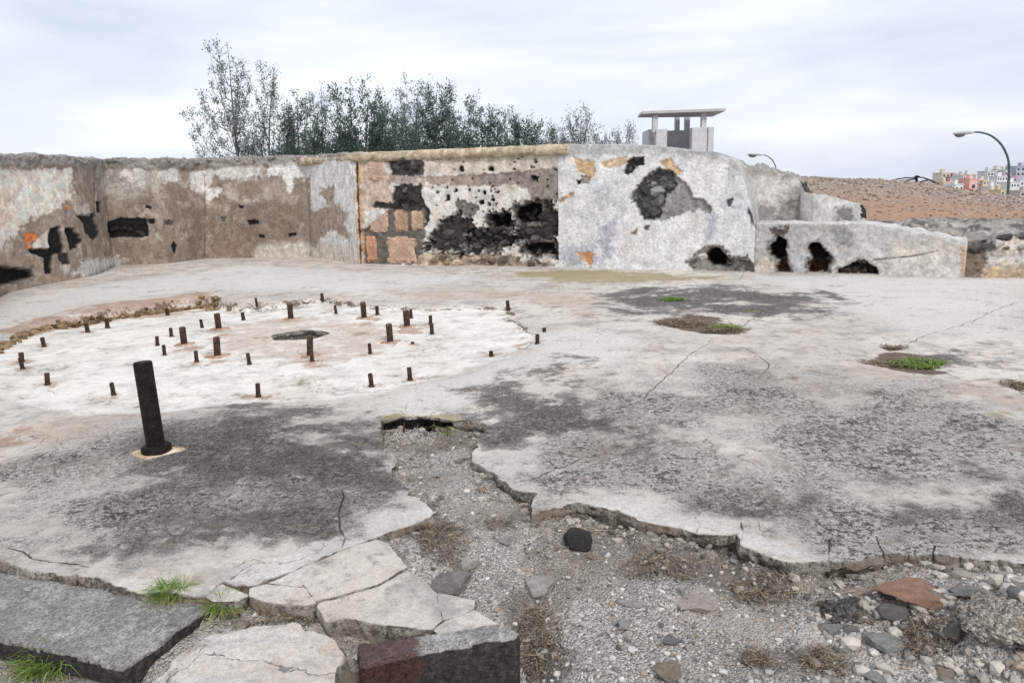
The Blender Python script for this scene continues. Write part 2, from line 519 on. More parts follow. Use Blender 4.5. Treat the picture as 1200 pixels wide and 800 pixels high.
MASKS = {
    'dark': [region([(195, 492), (300, 470), (415, 474), (452, 520), (462, 556), (440, 590), (395, 612), (330, 640), (250, 668), (190, 655), (120, 618), (70, 592), (120, 545)], .40, .80),
             region([(200, 495), (330, 474), (420, 480), (448, 525), (440, 580), (390, 600), (300, 575), (200, 560)], .40),
             region([(690, 352), (760, 336), (880, 334), (950, 342), (1000, 362), (930, 372), (830, 366), (740, 372), (710, 364)], .55, 1.15),
             region([(565, 462), (640, 428), (690, 440), (740, 478), (700, 520), (600, 515), (562, 488)], .50, 1.3),
             region([(1105, 575), (1160, 562), (1200, 575), (1200, 605), (1130, 605)], .3),
             region([(820, 575), (900, 565), (990, 580), (1000, 610), (900, 612), (830, 598)], .35),
             region([(1060, 415), (1130, 412), (1200, 425), (1200, 437), (1120, 436)], .4)],
    'rough': [region([(560, 560), (640, 520), (700, 480), (770, 432), (860, 428), (960, 440), (1060, 452), (1200, 482), (1400, 500), (1400, 665), (1200, 650), (1000, 640), (860, 612), (720, 585), (640, 570)], .5),
              region([(60, 500), (180, 480), (420, 480), (450, 560), (380, 620), (250, 675), (0, 640), (0, 560)], .5)],
    'white': [(RIM, .22)],
    'pale': [region([(430, 478), (520, 446), (610, 412), (640, 390), (700, 385), (750, 400), (730, 425), (640, 432), (560, 460), (500, 490), (440, 492)], .3),
             region([(880, 322), (1200, 328), (1200, 395), (1080, 390), (1000, 368), (930, 340)], .6),
             region([(0, 356), (120, 332), (300, 312), (420, 318), (560, 326), (430, 342), (250, 340), (120, 352), (0, 385)], .5),
             region([(445, 590), (505, 590), (508, 604), (440, 630), (330, 672), (255, 690), (300, 662), (390, 625)], .12),
             region([(440, 530), (460, 545), (480, 580), (440, 585), (430, 550)], .08),
             region([(560, 540), (600, 520), (660, 540), (640, 565), (600, 566)], .15),
             region([(640, 590), (720, 580), (830, 612), (960, 640), (1200, 640), (1200, 662), (960, 658), (800, 620), (660, 596)], .06)],
    'tan': [region([(260, 372), (350, 362), (450, 372), (470, 395), (450, 412), (360, 424), (260, 415), (235, 395)], .35),
            region([(0, 640), (120, 650), (250, 672), (240, 692), (120, 678), (0, 660)], .2),
            region([(0, 505), (80, 490), (160, 486), (230, 490), (140, 505), (40, 540), (0, 560)], .4),
            region([(440, 340), (600, 338), (720, 345), (690, 375), (600, 350), (480, 352)], .4),
            region([(1000, 420), (1100, 440), (1200, 450), (1200, 480), (1080, 455), (980, 440)], .35)],
    'rust': [region([(118, 486), (170, 480), (215, 484), (190, 492), (140, 494)], .14),
             region([(600, 372), (614, 384), (626, 396), (608, 410), (600, 404), (615, 393), (604, 382)], .08),
             region([(338, 418), (382, 414), (384, 424), (345, 428)], .07), region([(205, 402), (232, 400), (235, 406), (210, 408)], .08),
             region([(240, 416), (268, 414), (270, 420), (244, 423)], .07), region([(418, 371), (445, 369), (450, 374), (420, 377)], .08),
             region([(466, 381), (498, 379), (496, 385), (470, 387)], .08), region([(245, 384), (270, 383), (270, 388), (248, 390)], .08),
             region([(0, 500), (20, 492), (40, 505), (15, 520), (0, 522)], .12), region([(0, 388), (60, 366), (130, 354), (240, 343), (252, 352), (130, 366), (60, 380), (0, 410)], .10),
             region([(152, 530), (208, 522), (216, 532), (190, 543), (158, 542)], .04)],
    'ochre': [region([(592, 318), (690, 316), (780, 320), (800, 327), (720, 333), (650, 330)], .35), region([(455, 490), (520, 484), (560, 492), (548, 500), (470, 498)], .12),
              region([(1150, 480), (1200, 484), (1200, 494), (1165, 492)], .15), region([(770, 322), (850, 323), (840, 328), (780, 328)], .3)],
    'soil': [region([(762, 375), (800, 368), (830, 372), (872, 384), (870, 391), (820, 390), (785, 384)], .1),
             region([(1008, 420), (1040, 412), (1075, 418), (1102, 430), (1090, 437), (1040, 432)], .1),
             region([(1030, 404), (1060, 402), (1066, 409), (1040, 411)], .06), region([(1168, 442), (1200, 446), (1215, 465), (1188, 456)], .08)],
}
CRACKS = [pts(l) for l in (
    [(600, 567), (623, 562), (648, 552), (667, 545), (684, 537), (706, 531), (726, 522), (742, 519)],
    [(638, 537), (650, 547), (658, 551)],
    [(695, 494), (712, 484), (727, 477), (752, 469), (760, 459), (775, 447), (787, 435), (812, 412), (832, 402), (840, 393)],
    [(392, 566), (405, 582), (397, 602), (404, 618), (399, 642)],
    [(8, 641), (28, 646), (38, 654), (60, 658), (90, 660), (114, 666)],
    [(971, 630), (972, 642), (970, 657)], [(1027, 628), (1031, 640), (1038, 651)], [(1096, 638), (1093, 650)], [(815, 605), (816, 624)], [(866, 610), (867, 637)],
    [(1060, 404), (1080, 395), (1100, 389), (1137, 377), (1157, 367), (1200, 352)],
    [(866, 329), (870, 323), (873, 318)], [(842, 392), (872, 380), (896, 363)], [(850, 412), (875, 407), (888, 418), (902, 427), (892, 441)],
    [(1102, 434), (1130, 448), (1165, 443)], [(560, 357), (592, 361), (602, 366), (593, 370), (613, 381), (628, 394), (613, 407), (590, 416)], [(258, 353), (300, 355), (345, 352), (375, 349), (400, 353), (440, 357), (500, 360.5), (545, 358)], 
    )]


BOLT_XY = []


def floor_attrs(X, Y):
    A = {}
    wx = X + fbm(X, Y, 1.7, 3, 21) * .16; wy = Y + fbm(X, Y, 1.7, 3, 31) * .22
    w2x = X + fbm(X, Y, .9, 5, 121, .6) * .75; w2y = Y + fbm(X, Y, .9, 5, 131, .6) * .95
    patch = fbm(X, Y, 1.15, 5, 141, .62)
    for k, regs in MASKS.items():
        a = np.zeros(X.shape)
        for reg in regs:
            poly, soft = reg[:2]; amp = reg[2] if len(reg) > 2 else 1.0
            if k in ('dark', 'rough'):
                d = sdf(w2x, w2y, poly, soft * 2.5)
                a = np.maximum(a, amp * sstep(-soft, soft, d))
                continue
            if k == 'white':
                d = sdf(X, Y, poly, 1.0); soft = np.where(Y > RIM_C[1] + .2, .05, .16)
            else: d = sdf(wx, wy, poly, soft * 2.5)
            a = np.maximum(a, sstep(-soft, soft, d))
        if k in ('dark', 'rough'): a = a * np.clip((1.0 if k == 'dark' else .9) + 1.0 * patch * (1 if k == 'dark' else -1), .25, 1.25)
        A[k] = a
    dr = sdf(X, Y, RIM, .5); back = np.maximum(sstep(RIM_C[1] + .6, RIM_C[1] + 1.5, Y), sstep(RIM_C[0] + 2.2, RIM_C[0] + 2.7, X) * sstep(RIM_C[1] - 1.4, RIM_C[1] - .6, Y))
    A['soil'] = np.maximum(A['soil'], .62 * back * sstep(.06, .015, np.abs(dr - .01 + fbm(X, Y, 3, 3, 47) * .04)))
    for bx_, by_, br_ in BOLT_XY:
        d = np.hypot(X - bx_, (Y - by_))
        A['rust'] = np.maximum(A['rust'], .75 * sstep(br_ * 3.6, br_ * .8, d))
    cd = np.full(X.shape, 9.0); cw = np.zeros(X.shape)
    for i, ln in enumerate(CRACKS):
        ln = jag(ln, .012, .09, 40 + i, closed=False)
        lo, hi = ln.min(0) - .4, ln.max(0) + .4
        b_ = np.where((X > lo[0]) & (X < hi[0]) & (Y > lo[1]) & (Y < hi[1]))[0]
        if not len(b_): continue
        d, _, _, sg, tt = seg_dist(X[b_], Y[b_], ln, False)
        k = d < np.abs(cd[b_])
        cd[b_] = np.where(k, d * np.where(sg == 0, 1, sg), cd[b_])
        cw[b_] = np.where(k, sstep(0, .08, tt) * sstep(1, .92, tt) * sstep(.35, .1, d), cw[b_])
    A['crack'] = np.clip(cd, -.5, .5); A['crackw'] = cw
    return A


def floor_z(X, Y):
    z = fbm(X, Y, .5, 3, 2) * .012 + fbm(X, Y, 5, 4, 9) * .004
    d = sdf(X, Y, RIM, 1.2)
    px, py = project(np.stack([X, Y, np.zeros_like(X)], -1))
    deep = .145 + (.055 - .145) * sstep(230, 420, px)
    far = sstep(.1, .9, (Y - RIM_C[1]) / 2.6 + np.maximum(0, (-px + 60) / 300))       # crisp step at the rear, feathered in front
    wid = .30 + (.03 - .30) * far
    dep = .05 + (deep - .05) * sstep(0, .6, far)
    dd = d + fbm(X, Y, 9, 3, 4) * .02
    z = z - dep * sstep(-wid, wid, dd)
    z = z + fbm(X, Y, 16, 3, 5) * .018 * sstep(.14, .0, np.abs(d)) * far
    # soil hollows
    for poly, soft, _a in MASKS['soil'][:4]:
        z = z - .02 * sstep(-soft, soft, sdf(X, Y, poly, .4))
    # slab skin bitten and uneven on the right
    ro = sdf(X, Y, MASKS['rough'][0][0], .6)
    z = z + fbm(X, Y, 7, 4, 6, .6) * .012 * sstep(-.3, .4, ro)
    # dished edge next to the break
    return z


def plate(name, xs, ys, proj, d_fun, outer, mat, parent, thick, undercut, zfun, attrs, seed=0, rough=.012, rows=None, lip=.008):
    """slab with a broken outline: grid top snapped to the outline plus a ragged edge face"""
    if proj:
        YY = np.repeat(ys[:, None], len(xs), 1); XX = xs[None, :] * (YY + .35)
    else:
        XX, YY = np.meshgrid(xs, ys)
    ny, nx = XX.shape
    cx = (XX[:-1, :-1] + XX[1:, 1:] + XX[1:, :-1] + XX[:-1, 1:]) / 4; cy = (YY[:-1, :-1] + YY[1:, 1:] + YY[1:, :-1] + YY[:-1, 1:]) / 4
    keep = np.ones(cx.shape, bool)
    for poly, sign in d_fun: keep &= (inside(cx, cy, poly) == (sign > 0))
    if outer is not None: keep &= inside(cx, cy, outer)
    idx = np.arange(ny * nx).reshape(ny, nx)
    quads = np.stack([idx[:-1, :-1], idx[:-1, 1:], idx[1:, 1:], idx[1:, :-1]], -1)[keep]
    used = np.zeros(ny * nx, int); cnt = np.zeros(ny * nx, int)
    np.add.at(used, quads.ravel(), 1)
    V = np.stack([XX.ravel(), YY.ravel()], 1)
    bnd = (used > 0) & (used < 4)
    near = np.full(len(V), -1)
    bi = np.where(bnd)[0]
    best = np.full(len(bi), 1e9); q = V[bi].copy()
    cell = np.hypot(*(np.stack([np.gradient(XX, axis=1).ravel(), np.gradient(YY, axis=0).ravel()], 0)))[bi]
    for k, (poly, sign) in enumerate(d_fun):
        d, bx, by, _, _ = seg_dist(V[bi, 0], V[bi, 1], poly)
        m = (d < best) & (d < cell * 1.6 + .01)
        best = np.where(m, d, best); q[m, 0] = bx[m]; q[m, 1] = by[m]; near[bi[m]] = k
    V[bi] = q
    # boundary edges
    e = {}
    for a, b, c, d in quads.tolist():
        for u, v in ((a, b), (b, c), (c, d), (d, a)):
            if near[u] >= 0 and near[v] >= 0:
                if (v, u) in e: del e[(v, u)]
                else: e[(u, v)] = 1
    remap = -np.ones(len(V), int); ui = np.where(used > 0)[0]; remap[ui] = np.arange(len(ui))
    P = V[ui]
    Z = zfun(P[:, 0], P[:, 1])
    top = np.column_stack([P, Z])
    verts = [top]; faces = remap[quads].tolist(); base = len(top)
    ev = sorted({u for k in e for u in k}); em = {u: i for i, u in enumerate(ev)}
    E0 = V[ev]; Z0 = zfun(E0[:, 0], E0[:, 1])
    # outward direction from the edge loop
    nrm = np.zeros((len(ev), 2))
    for u, v in e:
        t = V[v] - V[u]; n = np.array([t[1], -t[0]])
        nrm[em[u]] += n; nrm[em[v]] += n
    nrm /= np.maximum(np.linalg.norm(nrm, axis=1), 1e-9)[:, None]
    rows = rows or [(0, 0), (.006, .002), (.02, lip * .6), (.036, lip), (.052, lip * .5), (.068, -undercut * .5), (.09, -undercut), (.13, -undercut * 1.4), (thick, -undercut * 1.8)]
    head = sstep(.28, .12, np.hypot(E0[:, 0] - HEAD[0], (E0[:, 1] - HEAD[1]) * 1.6)) if proj else np.zeros(len(E0))
    fx = E0[:, 0] * 9; fy = E0[:, 1] * 9
    for r, (dz, off) in enumerate(rows):
        w = 0 if r == 0 else 1
        o = off + w * rough * (fbm(fx + r * .5, fy - r * .4, .8, 4, seed, .6) * 1.6 + fbm(fx, fy, 4, 2, seed + r) * .8)
        o = o - head * (.34 if dz > .03 else 0)
        verts.append(np.column_stack([E0 + nrm * np.asarray(o)[:, None] if w else E0, Z0 - dz * (1 + w * .25 * fbm(fx, fy, .5, 2, seed + 50))]))
    n = len(ev)
    for u, v in e:
        a, b = em[u], em[v]
        for r in range(len(rows) - 1):
            faces.append((base + r * n + a, base + (r + 1) * n + a, base + (r + 1) * n + b, base + r * n + b))
    verts = np.vstack(verts)
    at = attrs(verts[:, 0], verts[:, 1]) if attrs else None
    if at is not None and 'edge' not in at:
        ed = np.zeros(len(verts)); ed[base + n:] = 1
        at['edge'] = ed
    return mesh(name, verts, faces, mat, parent, True, at)


BOLTS = [  # base x, base y, top y, width px, label
    (102.9, 389, 378, 5, 'rusty bolt stub near the crumbled rim, left of a close neighbour'), (126, 383.5, 373, 5, 'rusty bolt stub near the crumbled rim, right of a close neighbour'),
    (196.7, 369.5, 361, 4.5, 'small bolt stub below the right end of the crumbled rim'), (272.6, 360, 351, 4, 'small dark bolt stub at the rear rim, left of its thinner neighbour'),
    (301, 357.5, 349, 3, 'thin bolt stub at the rear rim, third from the rim corner'), (377.7, 351, 343.5, 4, 'farthest tiny bolt stub above the rear rim line'),
    (51.8, 406.3, 395, 5, 'lone bolt stub below the left bend of the crumbled rim'), (25.6, 424, 413, 6, 'rearmost of two overlapping bolts at the far left edge'), (26.8, 432.5, 419, 5, 'front one of two overlapping bolts at the far left edge'),
    (55.8, 451, 437, 6, 'bolt stub at the front left of the white disc'), (133.4, 463, 448, 5.5, 'front bolt stub just left of the black post'), (302.8, 465, 449, 6, 'front bolt stub standing by the dark stained slab'),
    (184.6, 405, 394, 4.5, 'leftmost thin bolt of the inner group, behind the black post'), (201, 394.3, 384, 4.5, 'thin bolt behind and left of a thick bolt, inner ring'), (193, 416.2, 404, 4.5, 'thin bolt just right of the black post top'),
    (216, 403.8, 383, 8, 'leftmost thick rusty bolt of the inner ring'), (237, 384, 374, 4, 'thin bolt left of the rear thick bolt'), (256.5, 385.7, 367, 7.5, 'thick rusty bolt rear left of the round hole'), (285.5, 375, 366, 4.5, 'thin bolt rear left between two thick bolts'),
    (255, 417.5, 394.7, 8.5, 'thick rusty bolt left of the round hole, nearest on that side'), (230.6, 424, 411, 5, 'thin bolt in front of the leftmost thick bolts'), (292.4, 427, 413.7, 5, 'thin bolt in front left of the round hole'),
    (393.9, 367.3, 357.6, 3.5, 'thin pale bolt rear right between two thick bolts'), (341, 373.9, 355.8, 7, 'thick rusty bolt directly behind the round hole'), (426.9, 372.8, 353.7, 7, 'thick rusty bolt rear right of the round hole'), (442.2, 368.8, 358.5, 4.5, 'thin bolt just right of the rear right thick bolt'),
    (477.3, 382.7, 363.3, 8, 'rightmost thick rusty bolt, overlapping a thin one'), (482, 373, 362.7, 4, 'thin bolt hidden partly behind the rightmost thick bolt'), (504.6, 379.6, 369.6, 4.5, 'rear one of two thin bolts at the right of the inner ring'), (506.4, 391.3, 379, 5, 'front one of two thin bolts at the right of the inner ring'),
    (457.5, 401, 379, 8, 'thick rusty bolt right of the round hole'), (434, 414.5, 402, 4.5, 'thin bolt in front right of the round hole'), (483.6, 403, 400.3, 4, 'bolt cut off nearly flush, right of a thick bolt'),
    (595.5, 361, 352, 4.5, 'bolt stub at the rear right corner of the disc rim'), (638, 388.7, 384, 4.5, 'tiny bolt stump outside the right rim'), (629.7, 402.8, 391.5, 5, 'rusty bolt at the rightmost edge of the disc rim'),
    (576, 417.5, 411, 5, 'very short bolt stub at the front right rim'), (480.6, 445.4, 430.5, 6, 'rightmost bolt stub along the front edge of the disc'), (435.6, 453, 437.4, 6, 'front bolt stub right of centre beside the pale apron'),
    (363.5, 417.5, 393, 8, 'thick rusty bolt directly in front of the round hole'), (366, 423.3, 409.5, 5, 'thin bolt overlapping the thick bolt before the hole')]
BOLT_XY += [(*pix(b[0], b[1], -.05)[:2], b[3] / 95) for b in BOLTS]

ys = [1.7]
while ys[-1] < 21.5: ys.append(ys[-1] * 1.0062)
ys = np.array(ys)
us = np.concatenate([np.arange(-2.6, -.78, .03), np.arange(-.78, .78, .0031), np.arange(.78, 2.6, .03)])
floor = plate('concrete_floor', us, ys, True, [(CUT, -1), (HOLE, -1)], FLOOR_OUT, M_FLOOR, None, .30, .022, floor_z, floor_attrs, 60)
tag(floor, 'weathered cracked concrete gun platform floor with a sunken round disc', kind='structure')
hb = MB()
hb.tube([(HOLE_C[0], HOLE_C[1], -.75), (HOLE_C[0], HOLE_C[1], -.30)], .47, 28, False)
hb.add([(HOLE_C[0] + .5 * math.cos(a), HOLE_C[1] + .5 * math.sin(a), -.5 + .04 * math.sin(3 * a)) for a in np.linspace(0, 6.283, 24, endpoint=False)], [tuple(range(24))])
hb.build('hole_lining', mat_plain('hole_concrete', (.2, .185, .17), .95, .4, 9, .03), floor)

# broken pieces lying along the near edge of the left slab (plan outlines)
FRAG = [([(240, 697), (259, 681), (291, 696), (279, 704), (250, 703)], -.006, 0.0), ([(292, 697), (292, 688), (311, 683), (357, 688), (370, 705), (358, 709), (311, 703)], -.004, .0),
        ([(321, 680), (340, 671), (350, 678), (357, 687), (314, 682)], -.002, 0), ([(338, 670), (399, 644), (440, 630), (454, 634), (477, 663), (445, 683), (374, 702), (370, 703), (359, 688), (351, 678)], -.005, 0),
        ([(373, 704), (445, 684), (478, 665), (500, 680), (511, 692), (514, 709), (519, 723), (506, 734), (501, 735), (477, 732), (440, 726), (402, 720), (383, 725), (371, 708)], -.010, 0),
        ([(512, 691), (556, 699), (555, 709), (542, 717), (519, 722), (514, 709)], -.012, 0), ([(521, 723), (555, 710), (586, 728), (560, 733), (519, 740), (507, 734)], -.016, 0)]
for i, (lst, dz, _) in enumerate(FRAG):
    poly = pts(lst)
    cen = poly.mean(0)
    poly = jag(cen + (poly - cen) * .9995, .0016, .03, 90 + i)
    lo, hi = poly.min(0) - .03, poly.max(0) + .03
    tx, ty = RNG.normal(size=2) * .012
    plate('concrete_fragment', np.arange(lo[0], hi[0], .013), np.arange(lo[1], hi[1], .013), False, [(poly, 1)], None, M_FLOOR, floor, .13, .03,
          lambda X, Y, dz=dz, cen=cen, tx=tx, ty=ty: dz + fbm(X, Y, 6, 4, 9) * .006 + tx * (X - cen[0]) + ty * (Y - cen[1]), floor_attrs, 70 + i,
          rows=[(0, 0), (.004, .001), (.016, .002), (.03, .003), (.045, .0), (.06, -.004), (.13, -.02)], rough=.007)

# ------------------------------------------------------------------ gravel bed in the broken trench and in front
BEDC = np.array([(*pix(x, y, -.1)[:2], z) for x, y, z in (
    (490, 508, -.21), (480, 498, -.22), (510, 498, -.22), (465, 535, -.05), (475, 560, -.03), (530, 545, -.05), (545, 575, -.05), (500, 590, -.03), (555, 605, -.06), (600, 640, -.09), (520, 640, -.05), (480, 660, -.04), (560, 700, -.10), (700, 640, -.10), (800, 680, -.105), (900, 700, -.11),
    (700, 760, -.15), (850, 790, -.16), (1000, 672, -.085), (1080, 712, -.05), (1150, 712, -.01), (1180, 735, .015), (1165, 765, -.0), (1190, 680, -.05), (1000, 790, -.15), (1140, 795, -.17), (640, 790, -.17),
    (450, 770, -.16), (350, 732, -.06), (300, 765, -.09), (300, 800, -.09), (250, 735, -.12), (20, 780, -.13), (160, 810, -.16), (1400, 690, -.04), (600, 585, -.07), (640, 612, -.085), (400, 738, -.065), (1100, 665, -.08), (440, 800, -.36), (500, 790, -.40), (560, 780, -.38), (600, 775, -.30), (480, 840, -.42), (560, 840, -.42), (380, 727, -.06), (440, 738, -.065), (215, 770, -.08), (270, 735, -.07))])
OUTCROP = pts([(960, 700), (1040, 705), (1110, 700), (1200, 680), (1400, 690), (1400, 790), (1190, 780), (1120, 760), (1040, 735), (980, 730)], -.05)
BED_MASK = {
    'white': [(pts([(780, 700), (830, 690), (860, 715), (930, 735), (900, 760), (820, 735)], -.13), .10), (pts([(180, 800), (240, 745), (330, 725), (400, 745), (420, 800)], -.12), .08),
              (pts([(930, 740), (1000, 720), (1060, 760), (1100, 790), (1000, 790)], -.12), .1), (pts([(1130, 720), (1200, 730), (1200, 780), (1140, 760)], -.05), .08),
              (pts([(960, 660), (1200, 666), (1200, 684), (1060, 690), (960, 676)], -.08), .05), (pts([(0, 775), (60, 790), (40, 810), (0, 810)], -.14), .06)],
    'soil': [(pts([(478, 600), (510, 596), (550, 640), (540, 670), (500, 660), (470, 630)], -.08), .06), (pts([(545, 540), (600, 568), (640, 590), (690, 595), (700, 610), (620, 610), (560, 570)], -.08), .04),
             (pts([(600, 690), (640, 720), (660, 800), (610, 800)], -.17), .07), (pts([(730, 640), (800, 655), (880, 665), (960, 665), (950, 700), (880, 705), (800, 690), (740, 670)], -.13), .07),
             (pts([(870, 660), (1000, 660), (1190, 665), (1190, 690), (1000, 680), (880, 680)], -.1), .05), (pts([(890, 770), (1000, 760), (1010, 800), (880, 800)], -.18), .06),
             (pts([(1020, 715), (1120, 720), (1130, 770), (1060, 780)], -.09), .06), (pts([(-60, 655), (0, 664), (60, 674), (120, 683), (180, 692), (245, 702), (240, 708), (120, 692), (0, 674)], -.05), .03),
             (pts([(270, 705), (380, 728), (480, 738), (480, 750), (380, 745), (270, 725)], -.13), .04)],
}


def bed_z(X, Y):
    X = np.asarray(X, float); Y = np.asarray(Y, float)
    num = 0; den = 0
    for bx, by, bz in BEDC:
        w = 1 / ((X - bx) ** 2 + (Y - by) ** 2 + .012) ** 1.6
        num = num + w * bz; den = den + w
    z = num / den
    z = z + fbm(X, Y, 2.2, 4, 11) * .022 + fbm(X, Y, 11, 4, 13) * .012
    k = sdf(X, Y, CUT_S, .6)
    z = z + np.maximum(-.046 - z, 0) * sstep(.16, .02, k) * sstep(-.02, .3, fbm(X, Y, 3.5, 3, 19) + .22) * .8
    ou = sdf(X, Y, OUTCROP, .5)
    z = z + sstep(-.08, .15, ou) * (np.abs(fbm(X, Y, 7, 4, 17, .6)) * .07 - .02)
    return z - np.maximum(z + .125, 0) * sstep(-.01, -.05, k) - .12 * sstep(-.05, -.3, k)


_gx, _gy = np.arange(-6, 7, .03), np.arange(1, 8, .03)
BED_GRID = None


def bed_at(x, y):
    global BED_GRID
    if BED_GRID is None:
        a, b = np.meshgrid(_gx, _gy); BED_GRID = bed_z(a.ravel(), b.ravel()).reshape(a.shape)
    i = int(min(max(round((x + 6) / .03), 0), len(_gx) - 1)); j = int(min(max(round((y - 1) / .03), 0), len(_gy) - 1))
    return float(BED_GRID[j, i])


def bed_attrs(X, Y):
    A = {}
    wx = X + fbm(X, Y, 3, 3, 22) * .08; wy = Y + fbm(X, Y, 3, 3, 33) * .08
    for k, regs in BED_MASK.items():
        a = np.zeros(X.shape)
        for poly, soft in regs: a = np.maximum(a, sstep(-soft, soft, sdf(wx, wy, poly, soft * 3)))
        A[k] = a
    return A


bys = [1.2]
while bys[-1] < 6.6: bys.append(bys[-1] * 1.0052)
bys = np.array(bys)
bus = np.concatenate([np.arange(-2.4, -.75, .03), np.arange(-.75, .85, .0055), np.arange(.85, 2.4, .03)])
BY = np.repeat(bys[:, None], len(bus), 1); BX = bus[None, :] * (BY + .35)
ii = np.arange(BX.size).reshape(BX.shape)
BQ = np.stack([ii[:-1, :-1], ii[:-1, 1:], ii[1:, 1:], ii[1:, :-1]], -1).reshape(-1, 4)
bX, bY = BX.ravel(), BY.ravel()
bed = mesh('gravel_bed', np.column_stack([bX, bY, bed_z(bX, bY)]), BQ, M_BED, None, True, bed_attrs(bX, bY))
tag(bed, 'grey gravel and earth in the broken trench', kind='structure')


# ------------------------------------------------------------------ rocks
def rock_data(seed, sub=3, cuts=12, noise_amp=.16, flat=1.0):
    bm = bmesh.new(); bmesh.ops.create_icosphere(bm, subdivisions=sub, radius=1)
    r = np.random.default_rng(seed)
    P = np.array([v.co for v in bm.verts])
    for _ in range(cuts):
        n = r.normal(size=3); n /= np.linalg.norm(n); d = r.uniform(.40, .76)
        k = P @ n - d
        P = P - np.maximum(k, 0)[:, None] * n
    P = P / np.abs(P).max(0)
    P = P * (1 + noise_amp * (fbm(P[:, 0] * 2 + P[:, 2], P[:, 1] * 2 - P[:, 2], 1.3, 4, seed, .6) + .5 * fbm(P[:, 2] * 3 + P[:, 0], P[:, 1] * 3 + P[:, 0], 2.5, 3, seed + 3)))[:, None]
    P[:, 2] *= flat
    F = [tuple(v.index for v in f.verts) for f in bm.faces]
    bm.free()
    return P, F


ROCKS = [rock_data(100 + i) for i in range(10)]
ROCK_ME = []
for i, (P, F) in enumerate(ROCKS):
    me = bpy.data.meshes.new('stone'); me.from_pydata(P.tolist(), [], F)
    me.polygons.foreach_set('use_smooth', [True] * len(F)); me.materials.append(M_ROCK); me.set_sharp_from_angle(angle=math.radians(24)); ROCK_ME.append(me)
ROCK_LO = []
for i in range(8):
    P, F = rock_data(200 + i, 1, 7, .1)
    me = bpy.data.meshes.new('stone'); me.from_pydata(P.tolist(), [], F)
    me.materials.append(M_ROCK); ROCK_LO.append(me)


def stone(name, x, y, wpx, hpx, col, label, zs=.6, rz=None, seed=None, ground=None, sink=.3, cat='stone', group=None, tilt=0.0, big=True):
    """a loose stone resting on the bed where the photograph shows it"""
    z = -.1
    for _ in range(3):
        p = pix(x, y, z); z = bed_at(p[0], p[1]) if ground is None else ground
    dist = np.linalg.norm(p - np.array([0, 0, EYE]))
    hw = wpx / FPX * dist / 2; hd = max(hpx / FPX * dist / 2 / .55, hw * .4)
    hd = min(hd, hw * 1.3)
    hz = min(hw, hd) * zs
    s = random.randrange(10) if seed is None else seed
    o = bpy.data.objects.new(name, (ROCK_ME if big else ROCK_LO)[s % (10 if big else 8)])
    COL.objects.link(o)
    o.location = (p[0], p[1], z + hz * (1 - 2 * sink))
    o.scale = (hw, hd, hz); o.rotation_euler = (tilt, tilt * .5, random.uniform(-.3, .3) if rz is None else rz)
    o.color = (*col, 1)
    tag(o, label, cat, group)
    return o


GREY, PALE, TAN, BAS = (.30, .30, .30), (.56, .54, .51), (.44, .34, .25), (.055, .055, .058)
stone('basalt_stone', 673, 637, 37, 30, BAS, 'dark charcoal angular stone lying under the broken slab edge', .95, .2, 1)
stone('stone', 692, 652, 11, 16, (.42, .33, .26), 'small tan stone leaning beside the charcoal stone', .8, 0, 2)
stone('stone', 548, 667, 30, 14, (.62, .59, .55), 'white flat stone beside the dead weeds in the trench', .5, -.2, 3)
stone('stone', 634, 688, 40, 26, (.55, .52, .48), 'largest pale rounded stone lying on the open gravel', .5, -.2, 4)
stone('stone_slab', 530, 682, 66, 34, (.33, .315, .30), 'grey flat slab stone wedged against the cracked concrete corner', .25, .25, 5)
stone('stone', 732, 733, 17, 19, (.60, .60, .60), 'pale grey cube-like stone, larger of a touching pair on gravel', .85, .1, 6)
stone('stone', 721, 731, 8, 12, (.55, .55, .55), 'small pale stone touching the left of the cube-like stone', .8, 0, 7)
stone('stone', 784, 788, 32, 22, (.40, .33, .26), 'tan elongated stone at the bottom edge of the gravel', .5, -.4, 8)
stone('stone', 786, 749, 20, 13, GREY, 'grey low stone half sunk in gravel above the tan elongated stone', .4, .1, 9)
stone('plaster_lump', 817, 708, 44, 24, (.62, .53, .48), 'pinkish white crumbled plaster lump in the gravel', .35, .2, 0, sink=.45)
stone('plaster_lump', 737, 701, 40, 11, (.58, .54, .50), 'thin whitish plaster flake left of the crumbled plaster lump', .25, -.25, 1, sink=.4)
stone('stone', 593, 634, 20, 11, (.52, .48, .45), 'pale stone among dead weeds in the narrow part of the trench', .5, -.2, 2)
stone('stone', 799, 694, 13, 15, (.52, .50, .48), 'small upright pale stone below the weeds under the slab edge', .7, 0, 3)
stone('stone', 566, 576, 13, 9, (.50, .37, .28), 'small orange-tan stone in the upper trench', .5, 0, 4)
stone('stone', 540, 540, 15, 8, (.42, .40, .38), 'small grey stone near the top end of the trench', .5, 0, 5)
stone('stone', 512, 556, 12, 8, (.58, .56, .52), 'small white flat chip in the upper trench', .4, .5, 6)
stone('stone', 660, 575, 10, 9, (.25, .24, .23), 'small dark stone at the notch in the slab edge', .8, 0, 7)
stone('pink_stone', 1067, 699, 78, 33, (.45, .27, .20), 'large flat pinkish stone set in the rubble at lower right', .4, -.1, 8)
stone('stone', 1006, 693, 52, 12, (.52, .42, .36), 'pale pink flat stone left of the large pinkish stone', .3, .15, 9)
stone('stone', 1040, 719, 36, 16, (.24, .23, .22), 'grey stone directly under the pinkish stone', .7, 0, 1)
stone('stone', 974, 733, 42, 14, (.38, .375, .37), 'blue-grey flat stone below the black lumpy conglomerate', .4, -.1, 3)
stone('stone', 1039, 748, 44, 20, (.40, .40, .39), 'light grey flat stone in the dark litter at lower right', .4, -.1, 4)
